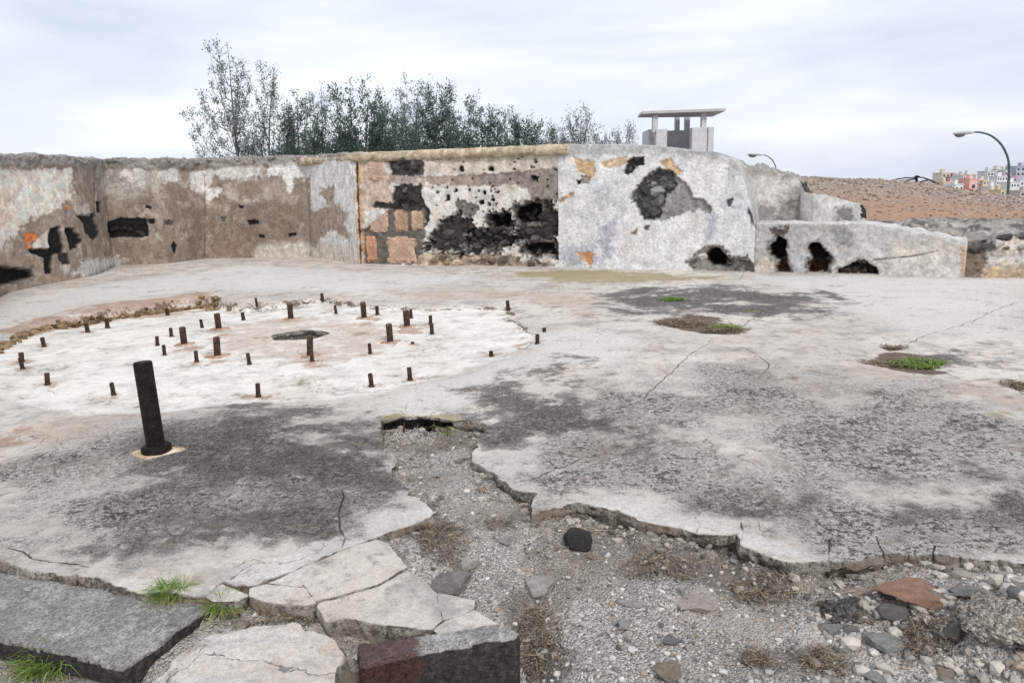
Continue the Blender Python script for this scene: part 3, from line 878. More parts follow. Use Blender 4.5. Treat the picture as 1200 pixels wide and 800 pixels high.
stone('stone', 1114, 757, 17, 36, (.23, .235, .20), 'greenish upright slab stone at the edge of the outcrop', 1.3, 0, 5, sink=.2)
stone('stone', 1136, 694, 42, 13, (.36, .36, .36), 'slate grey flat stone right of the large pinkish stone', .4, -.2, 6)
stone('stone', 1154, 710, 48, 15, (.46, .49, .51), 'pale blue-grey flat stone on top of the rubble outcrop', .4, -.1, 7)
stone('stone', 1188, 693, 36, 11, (.40, .40, .39), 'grey flat stone at the right picture edge near the slab', .4, .1, 8)
stone('stone', 1194, 728, 24, 14, (.42, .42, .41), 'grey stone at the right picture edge on the outcrop', .6, 0, 9)
stone('stone', 1140, 725, 16, 15, (.55, .58, .62), 'small bluish white stone in the middle of the outcrop', .6, 0, 1)
stone('stone', 1148, 752, 40, 10, (.30, .30, .30), 'thin grey slab stone sticking out of the outcrop', .3, .1, 2)
stone('moss_lump', 1017, 671, 36, 15, (.30, .22, .09), 'yellowish brown dry moss lump below the slab edge', .6, 0, 3, cat='moss')
stone('stone', 928, 669, 58, 20, (.16, .09, .045), 'rust-brown flat stone tucked beneath the slab edge', .4, .1, 4)
stone('stone', 1109, 717, 16, 10, (.58, .55, .50), 'small cream stone left of the outcrop top', .5, 0, 5)
stone('stone', 1064, 768, 11, 11, (.62, .61, .59), 'small white stone below the light grey flat stone', .7, 0, 6)
stone('stone', 1110, 779, 16, 17, (.48, .41, .34), 'small cream stone at the foot of the greenish slab', .7, 0, 7)
stone('stone', 1025, 795, 24, 14, (.48, .48, .47), 'grey stone at the bottom picture edge right of centre', .5, 0, 8)
stone('stone', 930, 750, 10, 9, (.62, .60, .57), 'small white pebble alone on the gravel left of blue-grey stone', .7, 0, 9)
stone('stone', 400, 776, 34, 26, (.42, .36, .29), 'tan stone left of the rust-stained block', .6, .4, 1)
stone('stone', 414, 797, 24, 16, (.60, .60, .60), 'white angular stone at the bottom left of the rust-stained block', .6, .5, 2)
stone('stone', 332, 795, 36, 18, (.44, .445, .455), 'blue-grey stone at the bottom picture edge below the cracked slab', .6, .1, 3)
stone('stone', 286, 736, 18, 17, (.48, .41, .34), 'round beige stone below the small grass tuft', .8, 0, 4)
stone('stone', 258, 792, 26, 14, (.46, .465, .47), 'flat bluish stone beside the dark step at bottom', .4, 0, 5)
def lump(name, x, y, wpx, hpx, hz, label, cat, seed, mat, col, amp=.3, sink=.35):
    """knobbly mass of rubble bound in old mortar"""
    z = -.06
    for _ in range(3): p = pix(x, y, z); z = bed_at(p[0], p[1])
    hw = wpx / FPX * p[1] / 2; hd = hpx / FPX * p[1] / 2 / .5
    bm = bmesh.new(); bmesh.ops.create_icosphere(bm, subdivisions=5, radius=1)
    P = np.array([v.co for v in bm.verts]); F = [tuple(v.index for v in f.verts) for f in bm.faces]; bm.free()
    n = P.copy()
    P = P * np.array([hw, hd, hz])
    P = P * (1 + .35 * fbm(n[:, 0] + n[:, 2] * .5, n[:, 1], 1.3, 3, seed))[:, None]
    k = np.abs(fbm(P[:, 0] + P[:, 2] * .7, P[:, 1] - P[:, 2] * .6, 9, 4, seed + 2, .6)) * .05 + fbm(P[:, 0] * 1.1 - P[:, 2], P[:, 1] + P[:, 2], 26, 3, seed + 4, .6) * .016
    P = P + n * (k * amp / .3)[:, None]
    o = mesh(name, P, F, mat, None, True); o.location = (p[0], p[1], z + hz * (1 - 2 * sink)); o.color = (*col, 1)
    return tag(o, label, cat)


def mat_cong():
    t = NT('conglomerate', .93, .2)
    v = t.voro(90); d = t.voro(90, 'Distance'); nf = t.noise(45, 6, .7); nm = t.noise(6, 5, .65)
    c = t.mix(t.rng(v, .15, .85), t.sc(t.info('Color'), .6), t.sc(t.info('Color'), 1.5))
    c = t.sc(c, t.rng(nf, .3, .7, .4, 1.5, False))
    c = t.mix(t.math('MULTIPLY', t.rng(nm, .5, .64), .5), c, (.40, .33, .25))
    return t.out(c, t.math('ADD', t.math('MULTIPLY', d, -1.2), nf), .02, 1)


M_CONG = mat_cong()
lump('rubble_outcrop', 1172, 744, 92, 54, .028, 'knobbly conglomerate outcrop at the lower right corner', 'rubble', 2, M_CONG, (.40, .37, .325))
lump('conglomerate_lump', 998, 712, 60, 22, .030, 'black lumpy conglomerate left of the large pinkish stone', 'rubble', 3, M_CONG, (.13, .125, .12))


# gravel lying loose: countless, one object
def scatter_rocks(name, P, S, cols_mat, base_seed=0):
    base = [rock_data(300 + base_seed + i, 0 if False else 1, 5, .12) for i in range(4)]
    lo = []
    bm = bmesh.new(); bmesh.ops.create_icosphere(bm, subdivisions=1, radius=1)
    ico = np.array([v.co for v in bm.verts]); icf = np.array([[v.index for v in f.verts] for f in bm.faces]); bm.free()
    r = np.random.default_rng(base_seed)
    n = len(P); k = len(ico)
    J = ico[None] * (1 + r.normal(size=(n, k, 1)) * .16)
    J = J * np.stack([r.uniform(.7, 1.25, n), r.uniform(.6, 1.1, n), r.uniform(.4, .8, n)], -1)[:, None, :]
    a = r.uniform(0, 6.28, n); ca, sa = np.cos(a)[:, None], np.sin(a)[:, None]
    X = J[:, :, 0] * ca - J[:, :, 1] * sa; Y = J[:, :, 0] * sa + J[:, :, 1] * ca
    V = np.stack([X, Y, J[:, :, 2]], -1) * S[:, None, None] + P[:, None, :]
    F = (icf[None] + (np.arange(n) * k)[:, None, None]).reshape(-1, 3)
    return mesh(name, V.reshape(-1, 3), F, cols_mat, None, False)


def bed_points(n, sizes, seed, polys=None):
    r = np.random.default_rng(seed)
    px = r.uniform(-40, 1240, n * 3); py = 480 + 330 * r.uniform(0, 1, n * 3) ** .8
    W = np.array([pix(a, b, -.12) for a, b in zip(px, py)])
    k = sdf(W[:, 0], W[:, 1], CUT_S, .3) > .02
    W = W[k][:n]
    # keep off the step and the block
    for lst in (STEP_PX, BLOCK_PX):
        W = W[sdf(W[:, 0], W[:, 1], pts(lst), .2) < -.02]
    for lst, _, _ in FRAG:
        W = W[sdf(W[:, 0], W[:, 1], pts(lst), .2) < -.005]
    s = sizes[0] * (sizes[1] / sizes[0]) ** (r.uniform(0, 1, len(W)) ** 3.4)
    W[:, 2] = bed_z(W[:, 0], W[:, 1]) + s * .25
    return W, s


STEP_PX = [(-300, 632), (0, 671), (60, 681), (114, 689), (172, 698), (248, 709), (211, 732), (188, 751), (143, 781), (110, 771), (60, 760), (6, 748), (-60, 738), (-300, 705)]
BLOCK_PX = [(422, 754), (488, 746), (586, 731), (605, 741), (601, 746), (580, 747), (490, 762), (424, 777)]
W, s = bed_points(6200, (.003, .018), 5)
oc = sdf(W[:, 0], W[:, 1], OUTCROP, .3) > -.05
s = np.where(oc, s * 1.7, s)
tag(scatter_rocks('gravel', W, s, M_PEB, 1), 'loose grey and white gravel chips over the trench bed', 'gravel', kind='stuff')

r = np.random.default_rng(77); cp_, cs_ = [], []
BLOCK_W = pts([(412, 740), (600, 720), (620, 745), (610, 800), (412, 800)])
edge_w = jag(pts(CUT_PX[12:54]), .01, .05, 3, closed=False)
for _ in range(900):
    i = r.integers(len(edge_w) - 1); f = r.uniform(); t = edge_w[i + 1] - edge_w[i]; nv = np.array([t[1], -t[0]]) / (np.linalg.norm(t) + 1e-9)
    q = edge_w[i] + t * f
    for sg in (1, -1):
        g = q + nv * sg * abs(r.normal()) * .07
        if inside(g[None, 0], g[None, 1], CUT_S)[0] and not inside(g[None, 0], g[None, 1], BLOCK_W)[0]:
            z_ = bed_at(g[0], g[1]); s_ = .006 * 5 ** (r.uniform() ** 2); cp_.append((g[0], g[1], z_ + s_ * .2)); cs_.append(s_); break
o = scatter_rocks('concrete_crumbs', np.array(cp_), np.array(cs_), mat_islands('crumb', (.10, .085, .072), (.47, .43, .385), .95), 3)
tag(o, 'crumbled concrete bits fallen along the broken slab edges', 'rubble', kind='stuff')

r = np.random.default_rng(78)
px_ = r.uniform(940, 1230, 520); py_ = r.uniform(664, 800, 520); g = np.array([pix(a, b, -.05) for a, b in zip(px_, py_)])
g = g[(r.uniform(0, 1, 520) < .25 + .6 * (sdf(g[:, 0], g[:, 1], OUTCROP, .4) > -.03)) & inside(g[:, 0], g[:, 1], CUT_S)]
ss = .010 * 4.2 ** (r.uniform(0, 1, len(g)) ** 1.8); g[:, 2] = bed_z(g[:, 0], g[:, 1]) + ss * .15
o = scatter_rocks('outcrop_rubble', g, ss, mat_islands('rubble_bit', (.13, .115, .10), (.60, .555, .50), .95), 4)
tag(o, 'small broken rubble bits around the outcrop at lower right', 'rubble', kind='stuff')

# ------------------------------------------------------------------ dark step and rust-stained block
def mat_step():
    t = NT('step_stone', .9, .25)
    nf = t.noise(40, 6, .7); nm = t.noise(5, 5, .6); ng = t.noise(160, 2, .7)
    c = t.mix(t.rng(nm, .38, .62), (.25, .24, .232), (.36, .35, .34))
    c = t.sc(c, t.math('MULTIPLY', t.rng(nf, .3, .7, .55, 1.4, False), t.rng(t.voro(170), .15, .85, .62, 1.36, False)))
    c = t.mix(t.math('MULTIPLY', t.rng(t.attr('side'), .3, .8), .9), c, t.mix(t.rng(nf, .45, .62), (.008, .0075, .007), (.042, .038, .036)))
    c = t.mix(t.math('MULTIPLY', t.rng(t.math('ADD', t.attr('red'), t.math('MULTIPLY', t.math('ADD', t.math('SUBTRACT', nm, .5), t.math('SUBTRACT', nf, .5)), 1.6)), .3, .75), .85), c, t.mix(t.rng(t.math('ADD', t.math('MULTIPLY', nf, .5), t.math('MULTIPLY', ng, .5)), .36, .62), (.018, .010, .009), (.115, .05, .042)))
    c = t.mix(t.math('MULTIPLY', t.rng(ng, .6, .68), .6), c, (.04, .04, .04))
    return t.out(c, t.math('ADD', nf, t.math('MULTIPLY', ng, .4)), .012, .9)


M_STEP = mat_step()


def block(name, lst, z, thick, label, cat, red=None, slope=0.0, cell=.012):
    poly = pts(lst, z); poly = jag(poly, .002, .05, 3)
    lo, hi = poly.min(0) - .03, poly.max(0) + .03
    o = plate(name, np.arange(max(lo[0], -2.8), hi[0], cell), np.arange(lo[1], hi[1], cell), False, [(poly, 1)], None, M_STEP, None, thick, 0,
              lambda X, Y: z + fbm(X, Y, 3, 4, 14) * .006 + fbm(X, Y, 25, 2, 15) * .0015, None, 33,
              rows=[(0, 0), (.004, .004), (.010, .007), (.022, .009), (.05, .010), (.1, .008), (thick, .006)], rough=.007)
    me = o.data; n = len(me.vertices)
    co = np.zeros(n * 3); me.vertices.foreach_get('co', co); co = co.reshape(-1, 3)
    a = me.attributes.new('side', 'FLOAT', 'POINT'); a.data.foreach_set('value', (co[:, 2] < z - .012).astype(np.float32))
    rd = np.zeros(n)
    if red:
        rx, _ = project(co); rd = sstep(red + 26, red - 22, rx)
    a = me.attributes.new('red', 'FLOAT', 'POINT'); a.data.foreach_set('value', rd.astype(np.float32))
    return tag(o, label, cat)


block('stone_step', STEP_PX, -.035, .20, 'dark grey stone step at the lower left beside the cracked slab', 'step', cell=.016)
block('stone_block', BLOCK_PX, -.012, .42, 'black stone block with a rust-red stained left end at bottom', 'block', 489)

poly = jag(jag(pts([(150, 830), (192, 790), (222, 758), (252, 742), (300, 733), (345, 733), (388, 746), (405, 765), (392, 790), (402, 830)], -.07), .02, .12, 4), .006, .03, 5)
lo, hi = poly.min(0) - .03, poly.max(0) + .03
o = plate('broken_slab', np.arange(lo[0], hi[0], .012), np.arange(lo[1], hi[1], .012), False, [(poly, 1)], None, M_FLOOR, None, .10, 0,
          lambda X, Y: -.070 + fbm(X, Y, 5, 5, 41, .6) * .026, lambda X, Y: {**{k: np.zeros(X.shape) for k in ('dark', 'rough', 'white', 'tan', 'rust', 'ochre', 'soil', 'crackw')}, 'pale': np.full(X.shape, .55), 'tan': sstep(-.1, .4, fbm(X, Y, 4, 3, 8)), 'crack': np.full(X.shape, .5)}, 44,
          rows=[(0, 0), (.008, .004), (.025, .012), (.05, .02), (.10, .03)], rough=.012)
tag(o, 'pale rough broken concrete piece between the dark step and the block', 'concrete')

# ------------------------------------------------------------------ weathered parapet walls
WALLS = {}


def wall(name, label, base_px, top_px, cell, thick, base_col, layers, zb=0.0, rough=.012, mott=None, top_rough=.015, streak=None, extra=None, batter=0.0, topcol=None, seed=0, holes=(), zdown=.15):
    B = pts(base_px, zb)
    L = np.concatenate([[0], np.cumsum(np.hypot(*np.diff(B, axis=0).T))])
    n = max(4, int(L[-1] / cell)); sarr = np.linspace(0, L[-1], n)
    P = np.stack([np.interp(sarr, L, B[:, 0]), np.interp(sarr, L, B[:, 1])], 1)
    T = np.gradient(P, axis=0); T /= np.linalg.norm(T, axis=1)[:, None]
    N = np.stack([T[:, 1], -T[:, 0]], 1)
    if (N * -P).sum() < 0: N = -N
    k = 15
    Np = np.pad(N, ((k, k), (0, 0)), 'edge'); N = np.stack([np.convolve(Np[:, i], np.ones(2 * k + 1) / (2 * k + 1), 'valid') for i in (0, 1)], 1)
    N /= np.linalg.norm(N, axis=1)[:, None]
    tp = np.array(top_px, float)
    zt = np.full(n, zb + 1.5)
    for _ in range(6):
        Pt = P - N * (batter * (zt - zb))[:, None]
        qx, qy = project(np.column_stack([Pt, zt]))
        ty = np.interp(qx, tp[:, 0], tp[:, 1])
        _, q2 = project(np.column_stack([Pt, zt + .1]))
        zt = zt + (ty - qy) / (q2 - qy) * .1
    zt = np.maximum(zt, zb + .03)
    zt = zt + fbm(sarr, sarr * 0 + seed, 2.5, 4, seed) * top_rough
    nz = int((zt.max() - zb) / cell) + 1
    t = np.linspace(0, 1, nz)
    Z = zb + t[:, None] * (zt - zb)[None, :]
    Z[0] -= zdown
    S = np.repeat(sarr[None], nz, 0)
    X = P[None, :, 0] - N[None, :, 0] * batter * np.maximum(Z - zb, 0); Y = P[None, :, 1] - N[None, :, 1] * batter * np.maximum(Z - zb, 0)
    V0 = np.stack([X, Y, Z], -1).reshape(-1, 3)
    px, py = project(V0)
    sf, zf = S.ravel(), Z.ravel()
    C = np.ones((len(V0), 3)) * np.array(base_col)
    D = fbm(sf, zf, 1.1, 3, seed + 1) * rough + fbm(sf, zf, 6, 4, seed + 2) * rough * .6
    if mott:
        for sc_, th, col, amt in mott:
            w = sstep(th - .12, th + .12, fbm(sf, zf, sc_, 5, seed + int(sc_ * 10), .6)) * amt
            C = C * (1 - w[:, None]) + np.array(col) * w[:, None]
    wob = fbm(px, py, .09, 4, seed + 3, .6) + .55 * fbm(px, py, .3, 3, seed + 4, .6)
    for ly in layers:
        poly, col, soft, amp, dep = ly[:5]
        poly = np.asarray(poly, float)
        amt = ly[5] if len(ly) > 5 else 1.0
        d = sdf(px, py, poly, 30) + wob * amp
        w = sstep(-soft, soft, d) * amt
        if dep >= .09:            # crumbling lip of plaster and mortar round a deep loss
            wl_ = sstep(-2.0, 2.0, d + 3.2 + fbm(sf, zf, 5, 3, seed + 12) * 4) * .75
            C = C * (1 - wl_[:, None]) + (np.array((.25, .235, .22)) * (1 + .8 * fbm(sf, zf, 11, 3, seed + 13)[:, None])) * wl_[:, None]
            D = D - .03 * wl_ + wl_ * fbm(sf, zf, 12, 3, seed + 14) * .03
        cn = np.array(col) * (1 + .35 * fbm(sf, zf, 7, 3, seed + 5)[:, None])
        C = C * (1 - w[:, None]) + cn * w[:, None]
        D = D - dep * w + (dep != 0) * w * fbm(sf, zf, 9, 4, seed + 6, .6) * min(abs(dep) * .5, .05)
    for hx, hy, hr in holes:
        d = hr * .85 - np.hypot((px - hx) * (1 + .3 * math.sin(hx)), py - hy) + wob * hr * .8
        w = sstep(-.6, .6, d)
        C = C * (1 - w[:, None]) + np.array((.02, .018, .017)) * w[:, None]
        D = D - .05 * w
    if extra is not None: C, D = extra(sf, zf, px, py, C, D, zt)
    Vf = V0 + np.column_stack([np.tile(N, (nz, 1)) * D[:, None], np.zeros(len(V0))])
    idx = np.arange(nz * n).reshape(nz, n)
    F = [np.stack([idx[:-1, :-1], idx[:-1, 1:], idx[1:, 1:], idx[1:, :-1]], -1).reshape(-1, 4)]
    # top surface and back
    rows = []; nt = max(4, min(16, int(thick / .06)))
    toprow = Vf.reshape(nz, n, 3)[-1]
    cols = []
    tc = np.array(topcol if topcol is not None else base_col)
    for j in range(1, nt + 1):
        a = j / nt
        r = toprow.copy(); r[:, :2] = toprow[:, :2] * (1 - 0) - N * thick * a
        r[:, 2] += fbm(sarr * 1.0, np.full(n, a * thick), 4, 4, seed + 8) * top_rough * 1.2 + .02 * math.sin(a * 3.14) - fbm(sarr, np.zeros(n), 4, 4, seed + 8) * top_rough * 1.2
        rows.append(r); cols.append(np.ones((n, 3)) * tc * (1 + .3 * fbm(sarr, np.full(n, a * thick), 3, 4, seed + 9))[:, None])
    r = rows[-1].copy(); r[:, 2] = zb - .3; rows.append(r); cols.append(np.ones((n, 3)) * tc)
    allv = np.vstack([Vf] + rows); allc = np.vstack([C] + cols)
    prev = idx[-1]
    for j in range(len(rows)):
        cur = np.arange(nz * n + j * n, nz * n + (j + 1) * n)
        F.append(np.stack([prev[:-1], prev[1:], cur[1:], cur[:-1]], -1)); prev = cur
    # end caps
    faces = np.vstack(F).tolist()
    nb = len(allv)
    for col_i, flip in ((0, True), (n - 1, False)):
        loop = [int(idx[j, col_i]) for j in range(nz)] + [nz * n + j * n + col_i for j in range(len(rows))]
        faces.append(tuple(loop if flip else loop[::-1]))
    o = mesh(name, allv, faces, M_WALL, None, True, None, np.clip(np.where(allc > .4, allc * 1.26, allc * (1.08 + .45 * np.maximum(allc - .1, 0) * 1.3)), 0.004, .88))
    tag(o, label, 'wall')
    WALLS[o.name] = dict(o=o, V=Vf, px=px, py=py, N=np.tile(N, (nz, 1)), P=P, zt=zt, s=sarr, n1=N)
    return o


def onwall(w, x, y):
    d = WALLS[w.name]; i = np.argmin((d['px'] - x) ** 2 + (d['py'] - y) ** 2)
    return d['V'][i], d['N'][i]


def z1(l): return [(x / 4, y / 4 + 160) for x, y in l]
def z2(l): return [(x / 4 + 300, y / 4 + 160) for x, y in l]
def z3(l): return [(x / 4 + 560, y / 4 + 160) for x, y in l]
def z4(l): return [(x / 3.158 + 820, y / 3.158 + 110) for x, y in l]
def rc(x0, y0, x1, y1): return [(x0, y0), (x1, y0), (x1, y1), (x0, y1)]


BLK = (.018, .017, .017)
WHT = (.66, .63, .60)
BRN = (.30, .25, .21)
L1 = [
    (z1([(-300, 150), (180, 148), (330, 150), (350, 220), (330, 290), (250, 345), (200, 375), (140, 385), (90, 445), (40, 490), (0, 530), (-300, 560)]), (.72, .65, .58), 3, 9, 0),
    (z1([(-300, 230), (60, 220), (60, 420), (-300, 480)]), (.60, .47, .36), 6, 9, 0, .5),
    (z1([(450, 140), (700, 130), (720, 220), (640, 300), (480, 280)]), (.42, .40, .38), 4, 10, 0, .8),
    (z1([(740, 150), (830, 145), (830, 200), (760, 230)]), WHT, 2, 6, 0), (z1([(890, 170), (1010, 150), (980, 240), (1050, 240), (1000, 300), (970, 320), (955, 270), (895, 250)]), WHT, 1, 3, 0),
    (z1([(990, 135), (1230, 125), (1230, 190), (1130, 200), (1010, 190)]), (.58, .56, .53), 2, 8, 0),
    (z1([(560, 150), (700, 150), (680, 220), (590, 215)]), WHT, 2, 8, 0, .7),
    (z1([(340, 650), (380, 590), (560, 560), (570, 600), (420, 660)]), (.60, .58, .55), 2, 6, 0),
    (z1([(-100, 540), (180, 560), (330, 660), (200, 700), (-100, 740)]), (.36, .29, .23), 3, 8, 0, .8),
    (z1([(860, 330), (960, 310), (970, 570), (900, 570)]), (.20, .165, .135), 5, 8, 0, .6),
    (z1([(990, 400), (1200, 380), (1200, 560), (1000, 560)]), (.24, .18, .14), 5, 10, 0, .6),
    (z2([(60, 100), (470, 95), (490, 600), (270, 570), (255, 330), (250, 200), (180, 190), (170, 290), (150, 250), (120, 180), (60, 180)]), (.66, .645, .62), 1.5, 5, 0),
    (z2([(0, 500), (200, 490), (490, 520), (490, 600), (0, 580)]), (.58, .54, .49), 3, 8, 0, .85),
    (z2([(305, 240), (360, 230), (370, 300), (420, 360), (430, 440), (445, 490), (400, 470), (370, 440), (320, 460), (280, 510), (255, 520), (255, 350), (330, 330)]), (.31, .25, .20), 2, 6, 0, .9),
    (z2([(-60, 330), (220, 300), (240, 480), (180, 500), (-60, 510)]), (.20, .155, .125), 5, 10, 0, .6),
    # joints
    (rc(239.2, 205, 240.6, 300), (.13, .11, .09), .5, 1.2, .01, .7), (rc(362.5, 205, 363.8, 300), (.2, .18, .15), .5, 1.2, .01, .7), (rc(110, 190, 111.2, 270), (.15, .12, .1), .5, 1.5, .01, .8),
    # losses showing dark stone
    (z1([(500, 400), (570, 380), (690, 385), (695, 470), (520, 475)]), BLK, .8, 1.5, .05),
    (z1([(690, 385), (725, 388), (725, 410), (695, 408)]), BLK, .6, 1, .04),
    (z1([(115, 455), (165, 450), (190, 475), (140, 500), (140, 530), (125, 520)]), (.66, .22, .09), .7, 2, .02),
    (z1([(150, 500), (220, 440), (240, 520), (160, 540)]), (.58, .53, .48), .7, 2, .01),
    (z1([(235, 430), (282, 420), (300, 540), (250, 560), (240, 640), (212, 640), (210, 565), (150, 550), (140, 530), (230, 528)]), BLK, .7, 2, .06),
    (z1([(262, 530), (320, 550), (332, 600), (290, 605)]), (.045, .043, .043), .7, 2, .05), (z1([(280, 600), (330, 600), (320, 640), (300, 640)]), (.5, .44, .38), .7, 2, .0),
    (z1([(305, 430), (345, 430), (388, 490), (360, 520), (330, 540)]), BLK, .7, 2, .06),
    (z1([(360, 370), (440, 360), (467, 460), (440, 490), (400, 450), (390, 400)]), (.03, .03, .03), .7, 2, .05), (z1([(345, 320), (420, 320), (430, 370), (360, 365)]), (.5, .45, .40), .8, 3, .0),
    (z1([(300, 330), (325, 340), (330, 385), (310, 370)]), (.30, .27, .25), .7, 2, .02), (z1([(295, 318), (320, 318), (325, 340), (305, 340)]), (.62, .30, .14), .7, 2, .01),
    (z1([(450, 300), (470, 310), (472, 358), (455, 352)]), BLK, .6, 1, .04), (z1([(-200, 605), (0, 610), (150, 625), (160, 660), (30, 692), (-200, 700)]), BLK, .8, 2, .12),
    (z1([(680, 318), (712, 330), (705, 342), (682, 335)]), BLK, .5, 1, .03), (z1([(765, 388), (815, 395), (812, 415), (770, 420)]), (.12, .10, .09), .6, 2, .03),
    (z1([(815, 490), (832, 510), (820, 552), (803, 515)]), BLK, .5, .8, .04), (z1([(1030, 375), (1058, 375), (1055, 405), (1035, 400)]), (.12, .12, .11), .6, 2, .03),
    (z1([(1155, 395), (1210, 390), (1210, 412), (1165, 415)]), BLK, .6, 2, .04), (z1([(1118, 322), (1142, 325), (1140, 338), (1120, 336)]), BLK, .5, 1, .03),
    (z2([(145, 455), (190, 448), (188, 466), (155, 470)]), BLK, .5, 1, .03), (z2([(12, 460), (42, 460), (40, 474), (15, 472)]), BLK, .5, 1, .03),
]


def crumbly_top(amount, upto=None):
    def f(sf, zf, px, py, C, D, zt):
        zz = np.tile(zt, len(sf) // len(zt)) - zf
        w = sstep(.26, .16, zz + fbm(sf, zf, 3, 3, 77) * .08)
        if upto: w = w * sstep(upto + 6, upto - 6, px)
        C = C * (1 - w[:, None] * .85) + np.array((.29, .275, .26)) * (w * .85)[:, None]
        D = D + w * (.045 + .06 * fbm(sf, zf, 5, 4, 78, .6)) * amount
        # broken under-lip shadows are real: scalloped overhang
        return C, D
    return f


w1 = wall('parapet_wall', 'long brown-stained curved parapet wall at left with crumbling grey top', [(-160, 425), (-60, 372), (0, 344), (62, 332), (100, 325), (135, 311), (195, 309), (240, 303), (300, 302), (365, 301), (419, 309)],
          [(-300, 100), (-160, 143), (-60, 168), (0, 182), (60, 182), (100, 186.5), (130, 187), (200, 187), (260, 186), (330, 183), (360, 183), (420, 180)], .024, .7, BRN, L1,
          mott=[(1.3, .15, (.40, .35, .31), .7), (4, .2, (.21, .175, .15), .6), (2.2, .3, (.52, .48, .44), .6)], extra=crumbly_top(1, 360), topcol=(.27, .26, .25), seed=1, top_rough=.04)

HOLEM = [z2([(780, 490), (830, 470), (880, 390), (940, 365), (1010, 400), (1040, 440), (1080, 430), (1080, 390), (1130, 350), (1190, 370), (1210, 440), (1200, 510), (1100, 545), (960, 552), (880, 548), (800, 532)]),
         z3([(160, 360), (200, 320), (270, 305), (365, 308), (345, 335), (376, 360), (382, 420), (352, 480), (388, 540), (380, 572), (230, 558), (200, 530), (215, 500), (160, 450), (175, 420)]),
         z3([(40, 390), (80, 350), (140, 370), (150, 410), (100, 440), (50, 430)]), z3([(-60, 450), (0, 430), (100, 450), (190, 470), (170, 500), (80, 520), (-60, 520)])]
L2 = [
    (z3([(-400, 60), (390, 70), (390, 160), (200, 168), (-400, 190)]), (.54, .47, .40), 3, 8, 0, .7),
    (z2([(600, 180), (790, 185), (1010, 180), (1260, 178), (1240, 232), (1000, 238), (830, 225), (790, 200), (610, 225)]), (.34, .29, .26), .8, 3, .015),
    (z3([(0, 180), (200, 165), (360, 150), (388, 150), (388, 270), (372, 308), (250, 300), (230, 250), (170, 225), (60, 236), (0, 228)]), (.29, .255, .235), .8, 2.5, .02),
    (z2([(465, 100), (620, 105), (620, 240), (650, 260), (650, 340), (510, 345), (490, 600), (470, 600)]), (.54, .43, .36), 1.5, 5, 0),
    (z2([(520, 120), (600, 110), (605, 200), (540, 215)]), (.58, .38, .28), 2, 6, 0, .8),
    (z2([(610, 105), (785, 105), (788, 180), (700, 190), (640, 170)]), (.085, .083, .08), 1, 4, .04), (z2([(640, 190), (790, 185), (790, 230), (650, 230)]), (.38, .34, .31), 1, 4, 0),
    (z2([(640, 228), (770, 222), (775, 280), (810, 340), (818, 400), (785, 430), (790, 350), (640, 345), (545, 330), (555, 305), (640, 310)]), (.055, .053, .05), .8, 3, .05),
    (z2([(500, 440), (640, 330), (790, 330), (790, 460), (760, 600), (500, 600)]), (.16, .145, .13), 1, 3, .045),
    (z2([(472, 100), (490, 100), (498, 400), (506, 602), (490, 602)]), (.50, .33, .19), .8, 3, -.01, .8), (z2([(466, 100), (476, 100), (494, 602), (486, 602)]), (.08, .05, .035), .5, 1, .02),
    (z2([(760, 560), (850, 530), (1000, 555), (1240, 560), (1240, 610), (750, 610)]), (.45, .37, .29), 1, 4, .02),
    (z3([(-120, 540), (80, 545), (200, 580), (380, 590), (380, 612), (-120, 612)]), (.30, .25, .21), 1.5, 6, .02, .8),
    (z2([(930, 310), (975, 300), (1040, 330), (1030, 370), (960, 378)]), (.20, .19, .18), 1, 3, .04),
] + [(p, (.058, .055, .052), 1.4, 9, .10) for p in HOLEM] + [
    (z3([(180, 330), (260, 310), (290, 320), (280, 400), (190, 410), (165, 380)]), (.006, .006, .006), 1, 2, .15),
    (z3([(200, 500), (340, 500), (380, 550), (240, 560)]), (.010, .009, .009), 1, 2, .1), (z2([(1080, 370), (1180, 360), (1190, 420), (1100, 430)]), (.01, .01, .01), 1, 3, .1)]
pit = [z2([p])[0] + (r,) for p, r in (((965, 155), 3.2), ((1100, 155), 3.2), ((900, 288), 3.6), ((895, 237), 3.2), ((940, 253), 2.5), ((1070, 262), 2.4), ((1090, 312), 3.2), ((1055, 310), 2.6), ((1105, 297), 2), ((850, 100), 2.2), ((905, 105), 2), ((850, 262), 1.8), ((1000, 250), 1.5))]
pit += [z3([p])[0] + (r,) for p, r in (((260, 190), 3.6), ((60, 155), 3.2), ((323, 203), 1.2), ((48, 313), 3), ((15, 310), 2.6), ((68, 297), 2), ((90, 262), 2.0), ((30, 262), 2.2), ((325, 235), 1.3), ((365, 155), 1.4), ((270, 120), 1.5), ((205, 90), 1.6))]
_r = np.random.default_rng(5)
pit += [(_r.uniform(500, 652), _r.uniform(186, 250), _r.uniform(.7, 1.5)) for _ in range(60)]
w2 = wall('parapet_wall', 'middle parapet wall with exposed pink blocks and black gaping stone losses', [(420, 309), (492, 311), (560, 311), (655, 312.5)], [(380, 180), (420, 181), (500, 179), (600, 177), (668, 175)], .019, .7,
          (.66, .635, .60), L2, mott=[(3, .25, (.46, .44, .415), .7), (7, .25, (.66, .65, .63), .6), (1.6, .25, (.50, .43, .36), .5)], holes=pit, seed=20, rough=.016, topcol=(.3, .28, .26))

